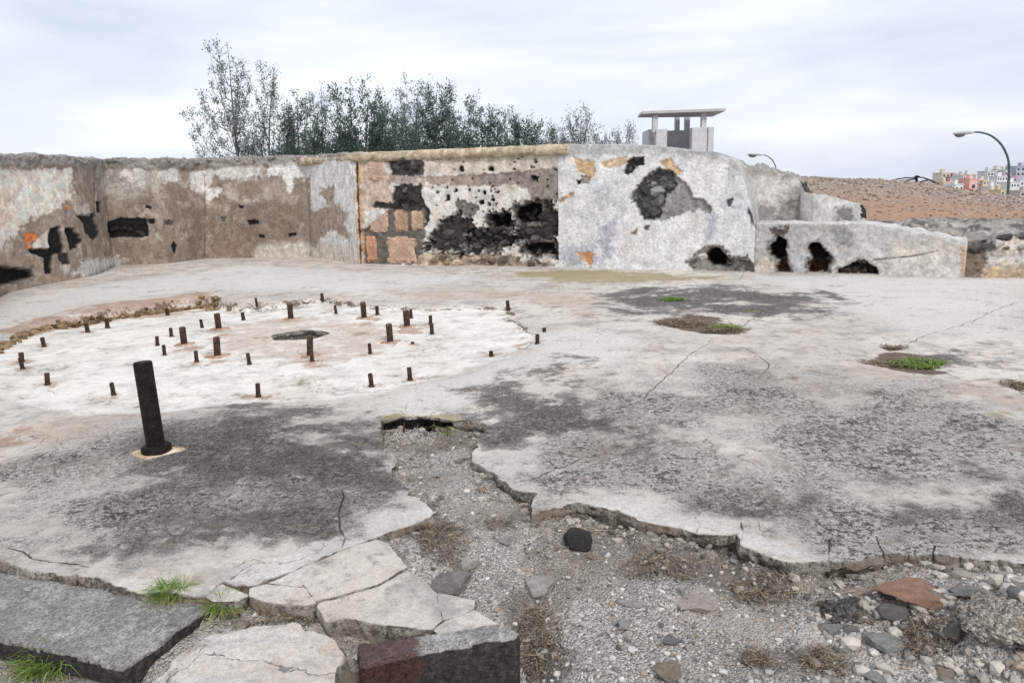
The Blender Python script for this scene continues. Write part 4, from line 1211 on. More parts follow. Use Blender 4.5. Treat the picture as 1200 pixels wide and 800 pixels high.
L3 = [
    (z3([(380, 20), (1300, 20), (1300, 110), (900, 90), (700, 85), (380, 90)]), (.40, .41, .41), 4, 8, 0, .85),
    (z3([(540, 240), (640, 230), (660, 320), (560, 340)]), (.40, .41, .43), 5, 12, 0, .7), (z3([(560, 410), (640, 400), (640, 560), (570, 600)]), (.33, .36, .42), 5, 10, 0, .75),
    (z3([(385, 520), (560, 490), (560, 600), (385, 610)]), (.36, .39, .44), 5, 12, 0, .7), (z3([(1060, 360), (1110, 350), (1120, 480), (1070, 480)]), (.38, .41, .46), 5, 10, 0, .7),
    (z3([(1160, 60), (1300, 80), (1300, 200), (1180, 160)]), (.36, .36, .34), 4, 8, 0, .7),
    (z3([(450, 100), (550, 118), (545, 185), (520, 200), (470, 170)]), (.56, .40, .27), .7, 3.5, .02), (z3([(480, 175), (528, 190), (522, 226), (485, 222)]), (.27, .24, .22), .7, 2, .02),
    (z3([(462, 205), (482, 205), (480, 228), (464, 226)]), BLK, .5, 1, .05), (z3([(570, 120), (640, 105), (695, 88), (700, 130), (650, 145), (620, 152), (580, 140)]), (.56, .42, .32), .7, 2, .015),
    (z3([(850, 115), (900, 102), (960, 165), (945, 188), (880, 150)]), (.56, .40, .28), .7, 2.5, .02), (z3([(460, 540), (530, 543), (538, 590), (515, 610), (490, 580)]), (.56, .30, .16), .7, 3.5, .02),
    (z3([(425, 270), (450, 258), (448, 280), (430, 288)]), (.5, .36, .24), .5, 1.5, .015), (z3([(370, 300), (430, 270), (430, 285), (385, 315)]), (.42, .33, .25), .5, 2, .015), (z3([(712, 455), (745, 432), (742, 465)]), (.28, .22, .17), .5, 1, .03),
    (z3([(690, 135), (728, 95), (780, 92), (778, 130), (720, 160), (700, 188), (685, 175)]), (.04, .04, .04), .8, 3, .06),
    (z3([(718, 265), (760, 220), (800, 170), (850, 145), (920, 168), (965, 210), (1000, 250), (1012, 285), (1060, 292), (1102, 345), (1085, 358), (1030, 342), (940, 372), (860, 402), (770, 395), (748, 330)]), (.29, .285, .28), .7, 3, .05),
    (z3([(718, 268), (765, 225), (805, 172), (850, 150), (915, 175), (930, 220), (900, 270), (860, 320), (850, 380), (770, 388), (750, 330)]), (.13, .133, .135), 1.5, 6, .07),
    (z3([(972, 588), (1050, 522), (1100, 503), (1150, 518), (1188, 580), (1300, 590), (1320, 640), (1010, 640)]), (.30, .285, .265), .8, 3, .05),
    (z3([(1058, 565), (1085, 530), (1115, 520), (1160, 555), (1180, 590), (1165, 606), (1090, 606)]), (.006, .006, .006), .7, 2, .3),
    (z3([(1160, 295), (1192, 290), (1190, 330), (1168, 335)]), (.10, .10, .10), .7, 2, .03), (z3([(775, 420), (805, 412), (800, 438), (785, 438)]), (.12, .11, .1), .6, 2, .03),
    (z4([(80, 610), (175, 600), (190, 620), (215, 658), (90, 660)]), (.22, .20, .18), .8, 4, .04), (z4([(180, 430), (215, 460), (215, 490), (188, 480)]), (.12, .11, .11), .8, 3, .05),
]
w3 = wall('parapet_wall', 'right parapet wall of peeling white plaster with rounded sloping shoulder', [(655, 312.5), (735, 315), (820, 317), (884, 319)],
          [(640, 170), (668, 170), (720, 169.5), (760, 171), (790, 174), (820, 177.5), (845, 182), (858, 187), (864, 193), (868, 203), (874, 220), (879, 240), (882, 262), (900, 300)], .019, .8, (.76, .755, .75), L3,
          mott=[(2.2, .25, (.54, .56, .59), .7), (6, .32, (.44, .46, .49), .5), (1.2, .3, (.62, .59, .56), .5)], seed=40, rough=.014, topcol=(.38, .385, .38))

L4 = [
    (z4([(200, 470), (560, 470), (560, 560), (420, 570), (330, 620), (200, 640)]), (.36, .36, .35), 5, 10, 0, .7), (z4([(500, 510), (570, 510), (575, 560), (510, 570)]), (.24, .24, .24), 4, 8, 0, .7),
    (z4([(560, 600), (980, 570), (985, 690), (400, 690)]), (.56, .54, .51), 3, 5, -.015), (z4([(700, 540), (960, 540), (960, 600), (700, 600)]), (.60, .53, .45), 5, 8, 0, .5),
    (z4([(640, 612), (780, 600), (880, 580), (880, 584), (780, 605), (640, 617)]), (.2, .17, .15), .5, 1, .02), (z4([(340, 600), (520, 590), (500, 670), (320, 670)]), (.46, .49, .54), 5, 6, 0, .6),
    (z4([(200, 600), (300, 620), (290, 680), (200, 680)]), (.55, .48, .40), 4, 6, 0, .6),
    (z4([(262, 500), (330, 492), (335, 520), (275, 535)]), (.13, .11, .10), 1, 4, .03),
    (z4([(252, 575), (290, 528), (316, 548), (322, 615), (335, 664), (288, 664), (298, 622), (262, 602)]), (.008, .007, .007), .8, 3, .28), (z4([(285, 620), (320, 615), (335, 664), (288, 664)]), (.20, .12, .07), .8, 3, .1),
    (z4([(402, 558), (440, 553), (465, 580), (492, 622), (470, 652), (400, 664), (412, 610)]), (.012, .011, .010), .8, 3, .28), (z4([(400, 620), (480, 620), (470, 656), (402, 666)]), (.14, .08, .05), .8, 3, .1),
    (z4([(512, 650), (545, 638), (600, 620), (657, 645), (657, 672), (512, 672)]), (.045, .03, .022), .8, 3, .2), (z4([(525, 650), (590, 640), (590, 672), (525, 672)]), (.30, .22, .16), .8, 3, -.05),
    (z4([(960, 560), (985, 570), (990, 680), (970, 680)]), (.40, .27, .18), 1, 3, 0, .7),
]
w4 = wall('low_wall', 'low white-grey concrete wall with three black holes along its foot', [(884, 319), (960, 320.5), (1029, 322), (1130, 325)], [(880, 262), (1010, 262.5), (1054, 268), (1090, 275), (1128, 282), (1140, 283)], .019, 1.1, (.54, .535, .52), L4,
          mott=[(2.2, .15, (.42, .42, .42), .7), (6, .25, (.62, .60, .57), .6), (1.3, .3, (.55, .49, .43), .5)], seed=60, rough=.03, topcol=(.56, .55, .53), top_rough=.022)
L5 = [(z4([(140, 250), (420, 280), (440, 330), (300, 320), (140, 290)]), (.30, .29, .27), 3, 8, .0, .8), (z4([(180, 400), (460, 390), (470, 480), (180, 480)]), (.24, .235, .225), 4, 14, .03, .8),
      (z4([(160, 300), (330, 320), (300, 430), (200, 390)]), (.56, .54, .51), 4, 12, 0, .7), (z4([(370, 320), (440, 380), (470, 470), (440, 470), (400, 380)]), (.12, .115, .11), 1.5, 6, .06)]
w5 = wall('broken_buttress', 'jagged broken concrete buttress sloping down right of the white wall', [(866, 263), (900, 262), (940, 261), (968, 260)], [(860, 190), (868, 192), (890, 195), (912, 199), (931, 206), (940, 210), (947, 219), (956, 236), (964, 252), (972, 262)], .024, .9, (.42, .41, .39), L5,
          zb=.86, mott=[(2.2, .1, (.30, .29, .28), .8), (6, .2, (.55, .53, .50), .6)], seed=70, rough=.05, top_rough=.09, topcol=(.3, .29, .28), batter=.12)
w6 = wall('concrete_chunk', 'tilted grey concrete chunk at the foot of the broken buttress', [(952, 261), (985, 260), (1017, 259)], [(940, 226), (956, 227), (975, 231), (997, 237), (1008, 239), (1014, 243), (1018, 250)], .026, .7, (.47, .46, .44),
          [(z4([(430, 370), (570, 395), (560, 420), (440, 420)]), (.58, .57, .55), 3, 6, 0, .8), (z4([(500, 420), (560, 415), (570, 465), (510, 470)]), (.17, .17, .17), 1.5, 6, .03, .8), (z4([(600, 415), (630, 420), (625, 465), (600, 462)]), (.05, .05, .05), 1, 3, .06)],
          zb=.88, mott=[(3, .2, (.34, .33, .32), .7)], seed=75, rough=.03, top_rough=.03, topcol=(.5, .49, .47), batter=.06)
w7 = wall('rubble_bank', 'crumbled ochre-stained rubble bank right of the low wall', [(1128, 325), (1160, 325.5), (1200, 326), (1280, 328)], [(1110, 284), (1150, 283), (1165, 279), (1185, 276), (1300, 274)], .024, .5, (.44, .41, .37),
          [(z4([(1000, 590), (1250, 600), (1250, 640), (1010, 640)]), (.60, .57, .53), 3, 16, -.03, .85), (z4([(1040, 630), (1250, 640), (1250, 690), (1040, 690)]), (.48, .36, .22), 4, 16, -.02, .7),
           (z4([(960, 520), (1060, 540), (1050, 690), (960, 690)]), (.17, .13, .10), 3, 14, .06, .85), (z4([(980, 480), (1250, 480), (1200, 540), (1000, 560)]), (.14, .14, .135), 2, 12, .04, .85), (z4([(1080, 520), (1250, 500), (1250, 590), (1100, 590)]), (.56, .51, .44), 2, 8, -.02)],
          mott=[(4, .1, (.25, .235, .22), .8), (1.5, .25, (.5, .38, .25), .6)], seed=80, rough=.05, top_rough=.05, topcol=(.3, .28, .26), batter=.3)

# pink ashlar blocks showing in the middle wall
M_ASH = mat_rock('ashlar', bump=.02)
for poly, col in ((rc(515, 345, 625, 450), (.56, .40, .31)), (rc(640, 342, 714, 446), (.50, .34, .24)), (rc(723, 348, 785, 440), (.52, .38, .26)), (rc(508, 468, 568, 592), (.55, .30, .19)), (rc(592, 466, 765, 596), (.56, .38, .29)), (rc(516, 112, 604, 205), (.56, .41, .32))):
    pp = z2(poly); c = [sum(q[i] for q in pp) / 4 for i in (0, 1)]
    v, n = onwall(w2, *c)
    dist = v[1]; wm = (pp[1][0] - pp[0][0]) / FPX * dist; hm = (pp[2][1] - pp[1][1]) / FPX * dist
    bm = bmesh.new(); bmesh.ops.create_cube(bm, size=1)
    for q in bm.verts: q.co = Vector((q.co.x * wm, q.co.y * .22, q.co.z * hm))
    bmesh.ops.subdivide_edges(bm, edges=bm.edges[:], cuts=7, use_grid_fill=True)
    for q in bm.verts:
        fx_, fz_ = abs(q.co.x) / (wm / 2), abs(q.co.z) / (hm / 2)
        nn = float(fbm(np.array(q.co.x + c[0]), np.array(q.co.z + c[1]), 9, 3, 5)); cr_ = max(fx_, fz_) ** 8
        q.co.y += cr_ * (.03 + .05 * nn) * (1 if q.co.y < 0 else 0) + nn * .015
        q.co.x *= 1 - .10 * abs(nn) * fx_ ** 3 - (.05 if fz_ > .9 else 0); q.co.z *= 1 - .12 * abs(nn) * fz_ ** 3 - (.05 if fx_ > .9 else 0)
    me = bpy.data.meshes.new('stone_block'); bm.to_mesh(me); bm.free(); me.materials.append(M_ASH)
    o = bpy.data.objects.new('stone_block', me); COL.objects.link(o); o.parent = w2
    o.location = Vector(v) + Vector((n[0], n[1], 0)) * (-.075)
    o.rotation_euler = (0, random.uniform(-.02, .02), math.atan2(n[0], -n[1])); o.color = (*col, 1)


def wall_stones(w, poly, count, rpx, col, seed, push=-.04):
    r = np.random.default_rng(seed); poly = np.array(poly); lo, hi = poly.min(0), poly.max(0); got = []
    tries = 0
    while len(got) < count and tries < 3000:
        tries += 1
        q = r.uniform(lo, hi); rad = r.uniform(*rpx)
        if sdf(np.array([q[0]]), np.array([q[1]]), poly, 20)[0] < rad * .35: continue
        if any(math.hypot(q[0] - g[0], q[1] - g[1]) < (rad + g[2]) * .72 for g in got): continue
        got.append((*q, rad))
    for x, y, rad in got:
        v, n = onwall(w, x, y)
        R = rad / FPX * v[1]
        o = bpy.data.objects.new('stone', ROCK_ME[r.integers(10)]); COL.objects.link(o); o.parent = w
        o.location = Vector(v) + Vector((n[0], n[1], 0)) * (push + r.uniform(-.03, .05))
        o.scale = (R * r.uniform(.9, 1.4), R * .9, R * r.uniform(.65, .95)); o.rotation_euler = (r.uniform(-.3, .3), r.uniform(-.4, .4), r.uniform(0, 6.28))
        k = r.uniform(.4, 1.3) * (2.6 if r.uniform() < .25 else 1); o.color = (col[0] * k, col[1] * k, col[2] * k, 1)


DK = (.062, .061, .062)
wall_stones(w2, z2([(612, 108), (783, 108), (785, 180), (640, 172)]), 8, (4, 7), (.10, .098, .095), 21, -.02)
wall_stones(w2, z2([(645, 232), (768, 228), (775, 300), (790, 335), (650, 335)]), 7, (4, 8), (.075, .073, .07), 22, -.02)
wall_stones(w2, HOLEM[0], 22, (4, 8), DK, 1)
wall_stones(w2, HOLEM[1], 12, (4.5, 9), (.045, .045, .046), 2)
wall_stones(w2, HOLEM[2], 4, (4, 7), DK, 3)
wall_stones(w2, HOLEM[3], 8, (4, 6), DK, 4)
wall_stones(w2, z2([(770, 545), (1000, 555), (1240, 565), (1240, 605), (770, 605)]), 9, (4, 7), (.36, .28, .21), 5, .0)
wall_stones(w2, z3([(-20, 560), (380, 575), (380, 606), (-20, 606)]), 8, (3.5, 6), (.24, .19, .15), 6, .0)
wall_stones(w3, z3([(725, 270), (805, 178), (850, 152), (925, 180), (930, 225), (860, 320), (845, 380), (775, 385)]), 13, (4, 9), (.14, .143, .146), 7, -.03)
wall_stones(w3, z3([(690, 135), (728, 95), (780, 95), (700, 185)]), 3, (4, 6), (.05, .05, .05), 8, -.02)
wall_stones(w3, z3([(980, 590), (1060, 535), (1060, 600), (1000, 630)]), 3, (4, 6), (.26, .25, .24), 9, -.02)
wall_stones(w3, z4([(95, 615), (175, 605), (205, 655), (100, 655)]), 4, (4, 6), (.20, .185, .17), 10, -.01)
wall_stones(w4, z4([(405, 600), (480, 610), (470, 655), (405, 660)]), 4, (4, 6), (.10, .06, .04), 11, .02)
wall_stones(w4, z4([(520, 640), (650, 645), (655, 668), (520, 668)]), 5, (3.5, 6), (.14, .10, .075), 12, .02)
wall_stones(w1, z1([(500, 400), (690, 390), (690, 470), (520, 470)]), 5, (4, 7), (.045, .045, .048), 13, -.04)
wall_stones(w7, z4([(980, 500), (1250, 490), (1250, 590), (1000, 600)]), 12, (3.5, 8), (.20, .19, .18), 14, .0)

# rounded coping beam on the wall top
M_COP = mat_plain('coping_mortar', (.40, .32, .225), .9, .3, 7, .02, (.52, .44, .33))
cp = []
for x, y in ((357, 186.5), (390, 184), (420, 181.5), (470, 179.5), (520, 177.5), (570, 175.5), (620, 173.5), (668, 171.5)):
    bx = np.interp(x, [q[0] for q in WALL_BASE_PX], WALL_W[:, 0]); by = np.interp(x, [q[0] for q in WALL_BASE_PX], WALL_W[:, 1])
    cp.append(pixd(x, y + 3, by + .06))
cp = np.array(cp); fine = []
for i in range(len(cp) - 1):
    for j in range(8): fine.append(cp[i] + (cp[i + 1] - cp[i]) * j / 8)
fine.append(cp[-1]); fine = np.array(fine)
sec = [(-.16, -.10), (-.20, -.02), (-.17, .06), (-.09, .10), (.2, .105), (.5, .08), (.5, -.11), (-.05, -.12)]
V = []; F = []
for i, p in enumerate(fine):
    tdir = fine[min(i + 1, len(fine) - 1)] - fine[max(i - 1, 0)]; tdir[2] = 0; tdir /= np.linalg.norm(tdir)
    nb = np.array([-tdir[1], tdir[0], 0])
    for k, (a, b) in enumerate(sec):
        V.append(p + nb * (a + .012 * random.uniform(-1, 1)) + np.array([0, 0, b + .010 * random.uniform(-1, 1)]))
K = len(sec)
for i in range(len(fine) - 1):
    for k in range(K): F.append((i * K + k, i * K + (k + 1) % K, (i + 1) * K + (k + 1) % K, (i + 1) * K + k))
F += [tuple(range(K))[::-1], tuple(range((len(fine) - 1) * K, len(fine) * K))]
mesh('coping', V, F, M_COP, w2, True)

# crumbled lumps along the top of the left wall: one ragged strip
d1 = WALLS[w1.name]
pxs, pys = project(np.column_stack([d1['P'], d1['zt']]))
LP, LS = [], []
r = np.random.default_rng(9)
for i in range(0, len(d1['P']), 5):
    if pxs[i] > 352: continue
    a = d1['P'][i] + d1['n1'][i] * r.uniform(-.12, .05); LP.append((a[0], a[1], d1['zt'][i] + r.uniform(-.09, .0))); LS.append(r.uniform(.05, .12))
cr = scatter_rocks('crumbled_coping', np.array(LP), np.array(LS), mat_plain('old_cement', (.26, .25, .24), .95, .35, 8, .03), 12)
cr.parent = w1; cr['kind'] = 'stuff'

# crumbled rim of the sunken disc
rp, rs = [], []
rimline = pts([(-10, 412), (0, 404), (35, 387), (75, 373), (130, 362.5), (190, 354.5), (245, 348.5), (252, 352)])
for _ in range(760):
    i = r.integers(len(rimline) - 1); f = r.uniform(); q = rimline[i] * (1 - f) + rimline[i + 1] * f + r.normal(size=2) * (.03, .09)
    zz = float(floor_z(np.array([q[0]]), np.array([q[1]]))[0]); s_ = r.uniform(.012, .06); rp.append((q[0], q[1], zz + s_ * .2)); rs.append(s_)
o = scatter_rocks('crumbled_rim', np.array(rp), np.array(rs), mat_islands('rim_rubble', (.06, .036, .02), (.34, .235, .14), .95), 13)
o.parent = floor; o['kind'] = 'stuff'

# reinforcement pins at the head of the trench
for x in (473, 508):
    p = pix(x, 494, -.03); b = MB(); b.tube([(p[0], p[1] - .02, -.25), (p[0] + .005, p[1] - .02, .0 - .03)], .008, 6); b.build('reinforcing_pin', M_RUST, floor)

# ------------------------------------------------------------------ iron post and anchor bolts
p = pix(184, 530, 0.0)
post = empty('iron_post', (p[0], p[1], 0))
tag(post, 'thick black leaning iron post with a collar in front of the bolts', 'post')
pb = MB()
tilt = Vector((-.045, .02, 1)).normalized()
top = tilt * .60
for name, prof in (('shaft', [(-.1, .056), (.59, .056), (.598, .052), (.601, .0)]), ('collar', [(-.03, .088), (.008, .092), (.040, .092), (.052, .086), (.056, .058)])):
    b = MB(); P_, R_ = [], []
    for h, rr in prof: P_.append(tilt * h); R_.append(max(rr, .0005))
    b.tube(P_, R_, 28); o = b.build(name, M_BLACK, post, True)
    md = o.modifiers.new('edge', 'EDGE_SPLIT'); md.split_angle = math.radians(35)
n = 26
V = [(0, 0, .014)] + [((.155 + .035 * math.sin(2 * a + 1) + .015 * math.sin(5 * a)) * math.cos(a), (.12 + .02 * math.sin(3 * a)) * math.sin(a), .001) for a in np.linspace(0, 2 * math.pi, n, endpoint=False)]
V += [(.6 * x, .6 * y, .013) for x, y, _ in V[1:]]
F = [(0, n + 1 + i, n + 1 + (i + 1) % n) for i in range(n)] + [(1 + i, 1 + (i + 1) % n, n + 1 + (i + 1) % n, n + 1 + i) for i in range(n)]
mesh('mortar_pad', V, F, mat_plain('tan_mortar', (.50, .36, .23), .95, .25, 14, .01, (.62, .52, .40)), post)

M_PLATE = mat_plain('rust_plate', (.36, .22, .15), .9, .35, 14, .01, (.52, .38, .30))
for bx, by, ty, wpx, lab in BOLTS:
    z = -.05
    for _ in range(3):
        q = pix(bx, by, z); z = float(floor_z(np.array([q[0]]), np.array([q[1]]))[0])
    q = pix(bx, by, z)
    h = max(.02, (pixd(bx, ty, q[1])[2] - z)); rad = wpx / FPX * q[1] / 2
    root = empty('anchor_bolt', (q[0], q[1], z)); tag(root, lab, 'bolt', 'anchor bolts of the gun mount')
    t_ = Vector((random.uniform(-.09, .05), random.uniform(-.07, .07), 1))
    b = MB(); P_, R_ = [], []
    if h > .06:       # threaded: ribbed profile
        m = 14
        for i in range(m + 1):
            f = i / m; P_.append(t_ * (f * h - (.03 if i == 0 else 0))); R_.append(rad * (.9 + .1 * (i % 2)) * (1 if f < .95 else .88))
    else:
        for f, rr in ((-.4, 1), (.5, 1), (.92, .98), (1, .85)): P_.append(t_ * f * h); R_.append(rad * rr)
    b.tube(P_, R_, 10); b.build('rod', M_RUST, root)
    if wpx >= 7:
        b = MB(); a = random.uniform(-.2, .2); b.box((0, 0, .004), (rad * 5.0, rad * 5.2, .014), a, .96); b.build('base_plate', M_PLATE, root)
    elif h > .05:
        b = MB(); b.tube([(0, 0, -.01), (0, 0, .012)], rad * 1.28, 6); b.build('nut', M_RUST, root)


# ------------------------------------------------------------------ plants and litter
def strips(n, origin_fn, len_rng, wid, curve, up, seed, flat=0.0, segs=3):
    r = np.random.default_rng(seed); V = []; F = []
    for _ in range(n):
        o = np.array(origin_fn(r)); a = r.uniform(0, 6.283); lean = r.uniform(*up); L = r.uniform(*len_rng); w = wid * r.uniform(.6, 1.3)
        d = np.array([math.cos(a), math.sin(a), 0]); side = np.array([-d[1], d[0], r.normal() * .4]); side /= np.linalg.norm(side)
        k = len(V)
        for i in range(segs + 1):
            f = i / segs; ang = lean + curve * f * r.uniform(.6, 1.3)
            q = o + d * L * f * math.sin(ang) + np.array([0, 0, max(L * f * math.cos(ang), -o[2] * 0 - .004)])
            ww = w * (1 - f ** 2 * .92)
            V.append(q - side * ww / 2); V.append(q + side * ww / 2)
        for i in range(segs): F.append((k + 2 * i, k + 2 * i + 1, k + 2 * i + 3, k + 2 * i + 2))
    return V, F


def grass(x, y, z, rad, n, hmax, label, seed, dry=.12, wid=.006, spread=(.1, .9)):
    p = pix(x, y, z); root = empty('grass_tuft', (p[0], p[1], z)); tag(root, label, 'grass')
    def og(r): a = r.uniform(0, 6.28); q = rad * math.sqrt(r.uniform()); return (q * math.cos(a) * 1.2, q * math.sin(a) * .8, 0)
    V, F = strips(n, og, (hmax * .45, hmax), wid, .9, spread, seed, segs=4)
    mesh('blades', V, F, M_GRASS, root, True)
    V, F = strips(int(n * dry) + 8, og, (hmax * .4, hmax * .9), wid, 1.1, (.5, 1.3), seed + 1, segs=4)
    mesh('dry_blades', V, F, M_GRASS_DRY, root, True)


grass(200, 697, -.03, .05, 360, .13, 'bright grass tuft growing in the joint behind the dark step', 1, .3, .004)
grass(260, 714, -.05, .034, 200, .13, 'small grass tuft at the right corner of the dark step', 2, .5, .004)
grass(62, 782, -.14, .075, 520, .18, 'largest grass tuft in front of the dark step at bottom left', 3, .25, .005)
grass(525, 506, -.10, .03, 26, .12, 'small green sprout at the head of the broken trench', 4, .3, .012)
grass(788, 352, -.0, .12, 260, .15, 'bright low grass sprout on the far dark-stained floor', 5, .1, .014, (.4, 1.2))
grass(850, 384, -.01, .14, 220, .13, 'pale grass sprig at the right end of the mulch patch', 6, .6, .010, (.4, 1.3))
grass(1078, 427, -.01, .18, 620, .12, 'bright green grass patch in the soil hollow at right', 7, .2, .010, (.3, 1.3))
grass(1023, 430, -.02, .05, 40, .06, 'tiny yellowish grass sprig left in the soil hollow', 8, .5, .008, (.4, 1.3))
grass(882, 366, 0, .04, 24, .07, 'tiny sprig in a floor crack right of the mulch patch', 9, .3, .008, (.3, 1.2))


def weeds(x, y, wpx, hpx, n, label, seed, ground=None, L=(.03, .11), up=(.7, 1.7), lift=.03):
    z = -.1
    for _ in range(3):
        p = pix(x, y, z); z = bed_at(p[0], p[1]) if ground is None else ground
    d = p[1]; rx = wpx / FPX * d / 2; ry = hpx / FPX * d / 2 * d / EYE * .8
    def og(r):
        a = r.uniform(0, 6.28); q = math.sqrt(r.uniform()); X, Y = rx * q * math.cos(a), ry * q * math.sin(a)
        zz = (bed_at(p[0] + X, p[1] + Y) if ground is None else float(floor_z(np.array([p[0] + X]), np.array([p[1] + Y]))[0])) - z
        return (X, Y, zz + r.uniform(0, lift))
    V, F = strips(int(n * .8), og, (L[0] * .6, L[1] * 1.1), .0036 if d < 5 else .008, .5, up, seed, segs=2)
    V2, F2 = strips(int(n * .9), og, (L[0] * .2, L[0] * .7), .009 if d < 5 else .016, .4, (1.1, 1.7), seed + 500, segs=1)
    k_ = len(V); V = V + V2; F = F + [tuple(i + k_ for i in f) for f in F2]
    o = mesh('dead_weed_clump', V, F, M_TWIG, None, True); o.location = (p[0], p[1], z)
    tag(o, label, 'dead weeds')


def litter_at(r):
    while True:
        i = r.integers(len(edge_w) - 1); f = r.uniform(); t = edge_w[i + 1] - edge_w[i]; nv = np.array([t[1], -t[0]]) / (np.linalg.norm(t) + 1e-9)
        q = edge_w[i] + t * f - nv * 0
        for sg in (1, -1):
            g = q + nv * sg * (.02 + abs(r.normal()) * .12)
            if inside(g[None, 0], g[None, 1], CUT_S)[0] and not inside(g[None, 0], g[None, 1], BLOCK_W)[0]: return (g[0], g[1], bed_at(g[0], g[1]) + r.uniform(.002, .02))


V, F = strips(700, litter_at, (.015, .10), .0034, .3, (1.2, 1.75), 99, segs=2)
tag(mesh('twig_litter', V, F, mat_islands('twig', (.025, .017, .013), (.46, .38, .29), .9), None, True), 'dry twigs and straw strewn along the broken slab edges', 'litter', kind='stuff')
weeds(520, 632, 62, 62, 330, 'largest dead brown weed clump by the left trench edge', 1)
weeds(572, 556, 44, 26, 150, 'dead brown weeds along the right edge of the upper trench', 2)
weeds(622, 585, 34, 24, 110, 'dead weeds in the notch of the right slab edge', 3)
weeds(632, 745, 60, 90, 300, 'dead brown weeds right of the rust-stained block', 4)
weeds(770, 668, 100, 36, 260, 'dead twig litter under the slab edge right of charcoal stone', 5)
weeds(892, 690, 80, 36, 240, 'dead twig litter below the rust-brown flat stone', 6)
weeds(965, 778, 50, 40, 150, 'dark dead weeds near the bottom edge under blue-grey stone', 7)
weeds(885, 775, 40, 30, 90, 'small patch of dark dead weeds on gravel near bottom', 8)
weeds(497, 527, 70, 26, 110, 'thin dead weeds at the head of the trench', 9)
weeds(585, 617, 34, 14, 50, 'single dead twig bunch in mid trench', 10)
weeds(1085, 745, 70, 40, 200, 'dark dead litter beneath the large pinkish stone', 11)
weeds(640, 645, 60, 30, 60, 'sparse dead stalks on gravel left of charcoal stone', 12)
weeds(798, 379, 66, 10, 420, 'dark mulch patch on the floor beyond the long crack', 13, 0.0, (.04, .14), (.9, 1.6), .05)
weeds(846, 387, 50, 7, 240, 'dark mulch strip with pale grass on the floor', 14, 0.0, (.04, .14), (.9, 1.6), .05)
weeds(1050, 425, 80, 10, 420, 'brown litter in the soil hollow beside the green grass', 15, 0.0, (.03, .10), (.9, 1.6), .03)
weeds(1048, 406, 34, 5, 120, 'small brown litter patch behind the soil hollow', 16, 0.0, (.03, .10), (.9, 1.6), .03)
weeds(1195, 451, 46, 12, 200, 'brown litter at the right picture edge on the floor', 17, 0.0, (.03, .10), (.9, 1.6), .03)
weeds(75, 679, 190, 9, 330, 'dark litter filling the joint behind the dark step', 18, None, (.02, .06), (.8, 1.7), .045)
weeds(340, 728, 150, 12, 190, 'dark litter under the broken front edge of the left slab', 19, None, (.02, .06), (.8, 1.7), .03)
weeds(320, 356, 80, 3, 160, 'dark debris line along the rear rim of the disc', 20, 0.0, (.03, .08), (1.0, 1.6), .02)

# ------------------------------------------------------------------ gravel mound behind the low wall
mx = np.concatenate([np.arange(4.2, 16, .07), np.arange(16, 46, .5)]); my = [13.6]
while my[-1] < 60: my.append(my[-1] * 1.006)
my = np.array(my); MX, MY = np.meshgrid(mx, my)
CR_PX = [(930, 207), (960, 208), (1000, 209.5), (1050, 211.5), (1080, 214.5), (1110, 220), (1140, 224), (1170, 228), (1200, 232), (1300, 238)]


def mound_z(X, Y):
    pxx = 600 + FPX * X / (Y + .01) * .985
    cy = np.interp(pxx, [q[0] for q in CR_PX], [q[1] for q in CR_PX])
    hz = HOR + ROLL * (pxx - 600)
    Yc = 30.0
    zc = EYE - (cy - hz) / FPX * Yc * 1.02 - .05                                  # crest height at 30 m
    z0 = .80
    t = np.clip((Y - 14.2) / (Yc - 14.2), 0, 1)
    z = z0 + (zc - z0) * (1 - (1 - t) ** 1.5)
    z = np.where(Y > Yc, zc - (Y - Yc) * .09, z)
    wy_ = np.interp(X, WALL_W[9:, 0], WALL_W[9:, 1])
    z = z - sstep(1.0, .6, Y - wy_) * 1.6
    return z + fbm(X, Y, .8, 4, 51) * .05 + fbm(X, Y, 5, 3, 52) * .03


def mat_mound():
    t = NT('mound_gravel', .95, .2)
    n = t.noise(.35, 5, .6); f = t.noise(9, 6, .7); v = t.voro(14)
    sep = t.n.new('ShaderNodeSeparateXYZ'); t.l.new(t.tc, sep.inputs[0])
    band = t.rng(t.math('ADD', sep.outputs[1], t.math('MULTIPLY', t.math('SUBTRACT', n, .5), 9)), 15.5, 24.5)
    c = t.mix(band, t.mix(f, (.36, .20, .125), (.50, .34, .24)), t.mix(t.rng(v, .1, .9), (.25, .20, .17), (.46, .39, .34)))
    c = t.mix(t.math('MULTIPLY', t.rng(f, .55, .7), .5), c, (.12, .10, .09))
    return t.out(c, t.math('ADD', f, v), .06, .9)


mi = np.arange(MX.size).reshape(MX.shape)
o = mesh('gravel_mound', np.column_stack([MX.ravel(), MY.ravel(), mound_z(MX.ravel(), MY.ravel())]), np.stack([mi[:-1, :-1], mi[:-1, 1:], mi[1:, 1:], mi[1:, :-1]], -1).reshape(-1, 4), mat_mound())
tag(o, 'reddish brown gravel mound behind the low wall', kind='structure')
r = np.random.default_rng(15)
nst = 7500
q = np.column_stack([r.uniform(.36, .80, nst), 14.6 + 17.5 * r.uniform(0, 1, nst) ** .8]); gx = q[:, 0] * q[:, 1]; gy = q[:, 1]
ss = .016 * (4.2 ** (r.uniform(0, 1, nst) ** 2.2)) * np.clip(gy / 22, .7, 1.3)
o = scatter_rocks('mound_rubble', np.column_stack([gx, gy, mound_z(gx, gy) + ss * .2]), ss, mat_islands('mound_stone', (.16, .12, .10), (.50, .41, .35), .95), 16)
tag(o, 'loose stones strewn over the gravel mound', 'rubble', kind='stuff')
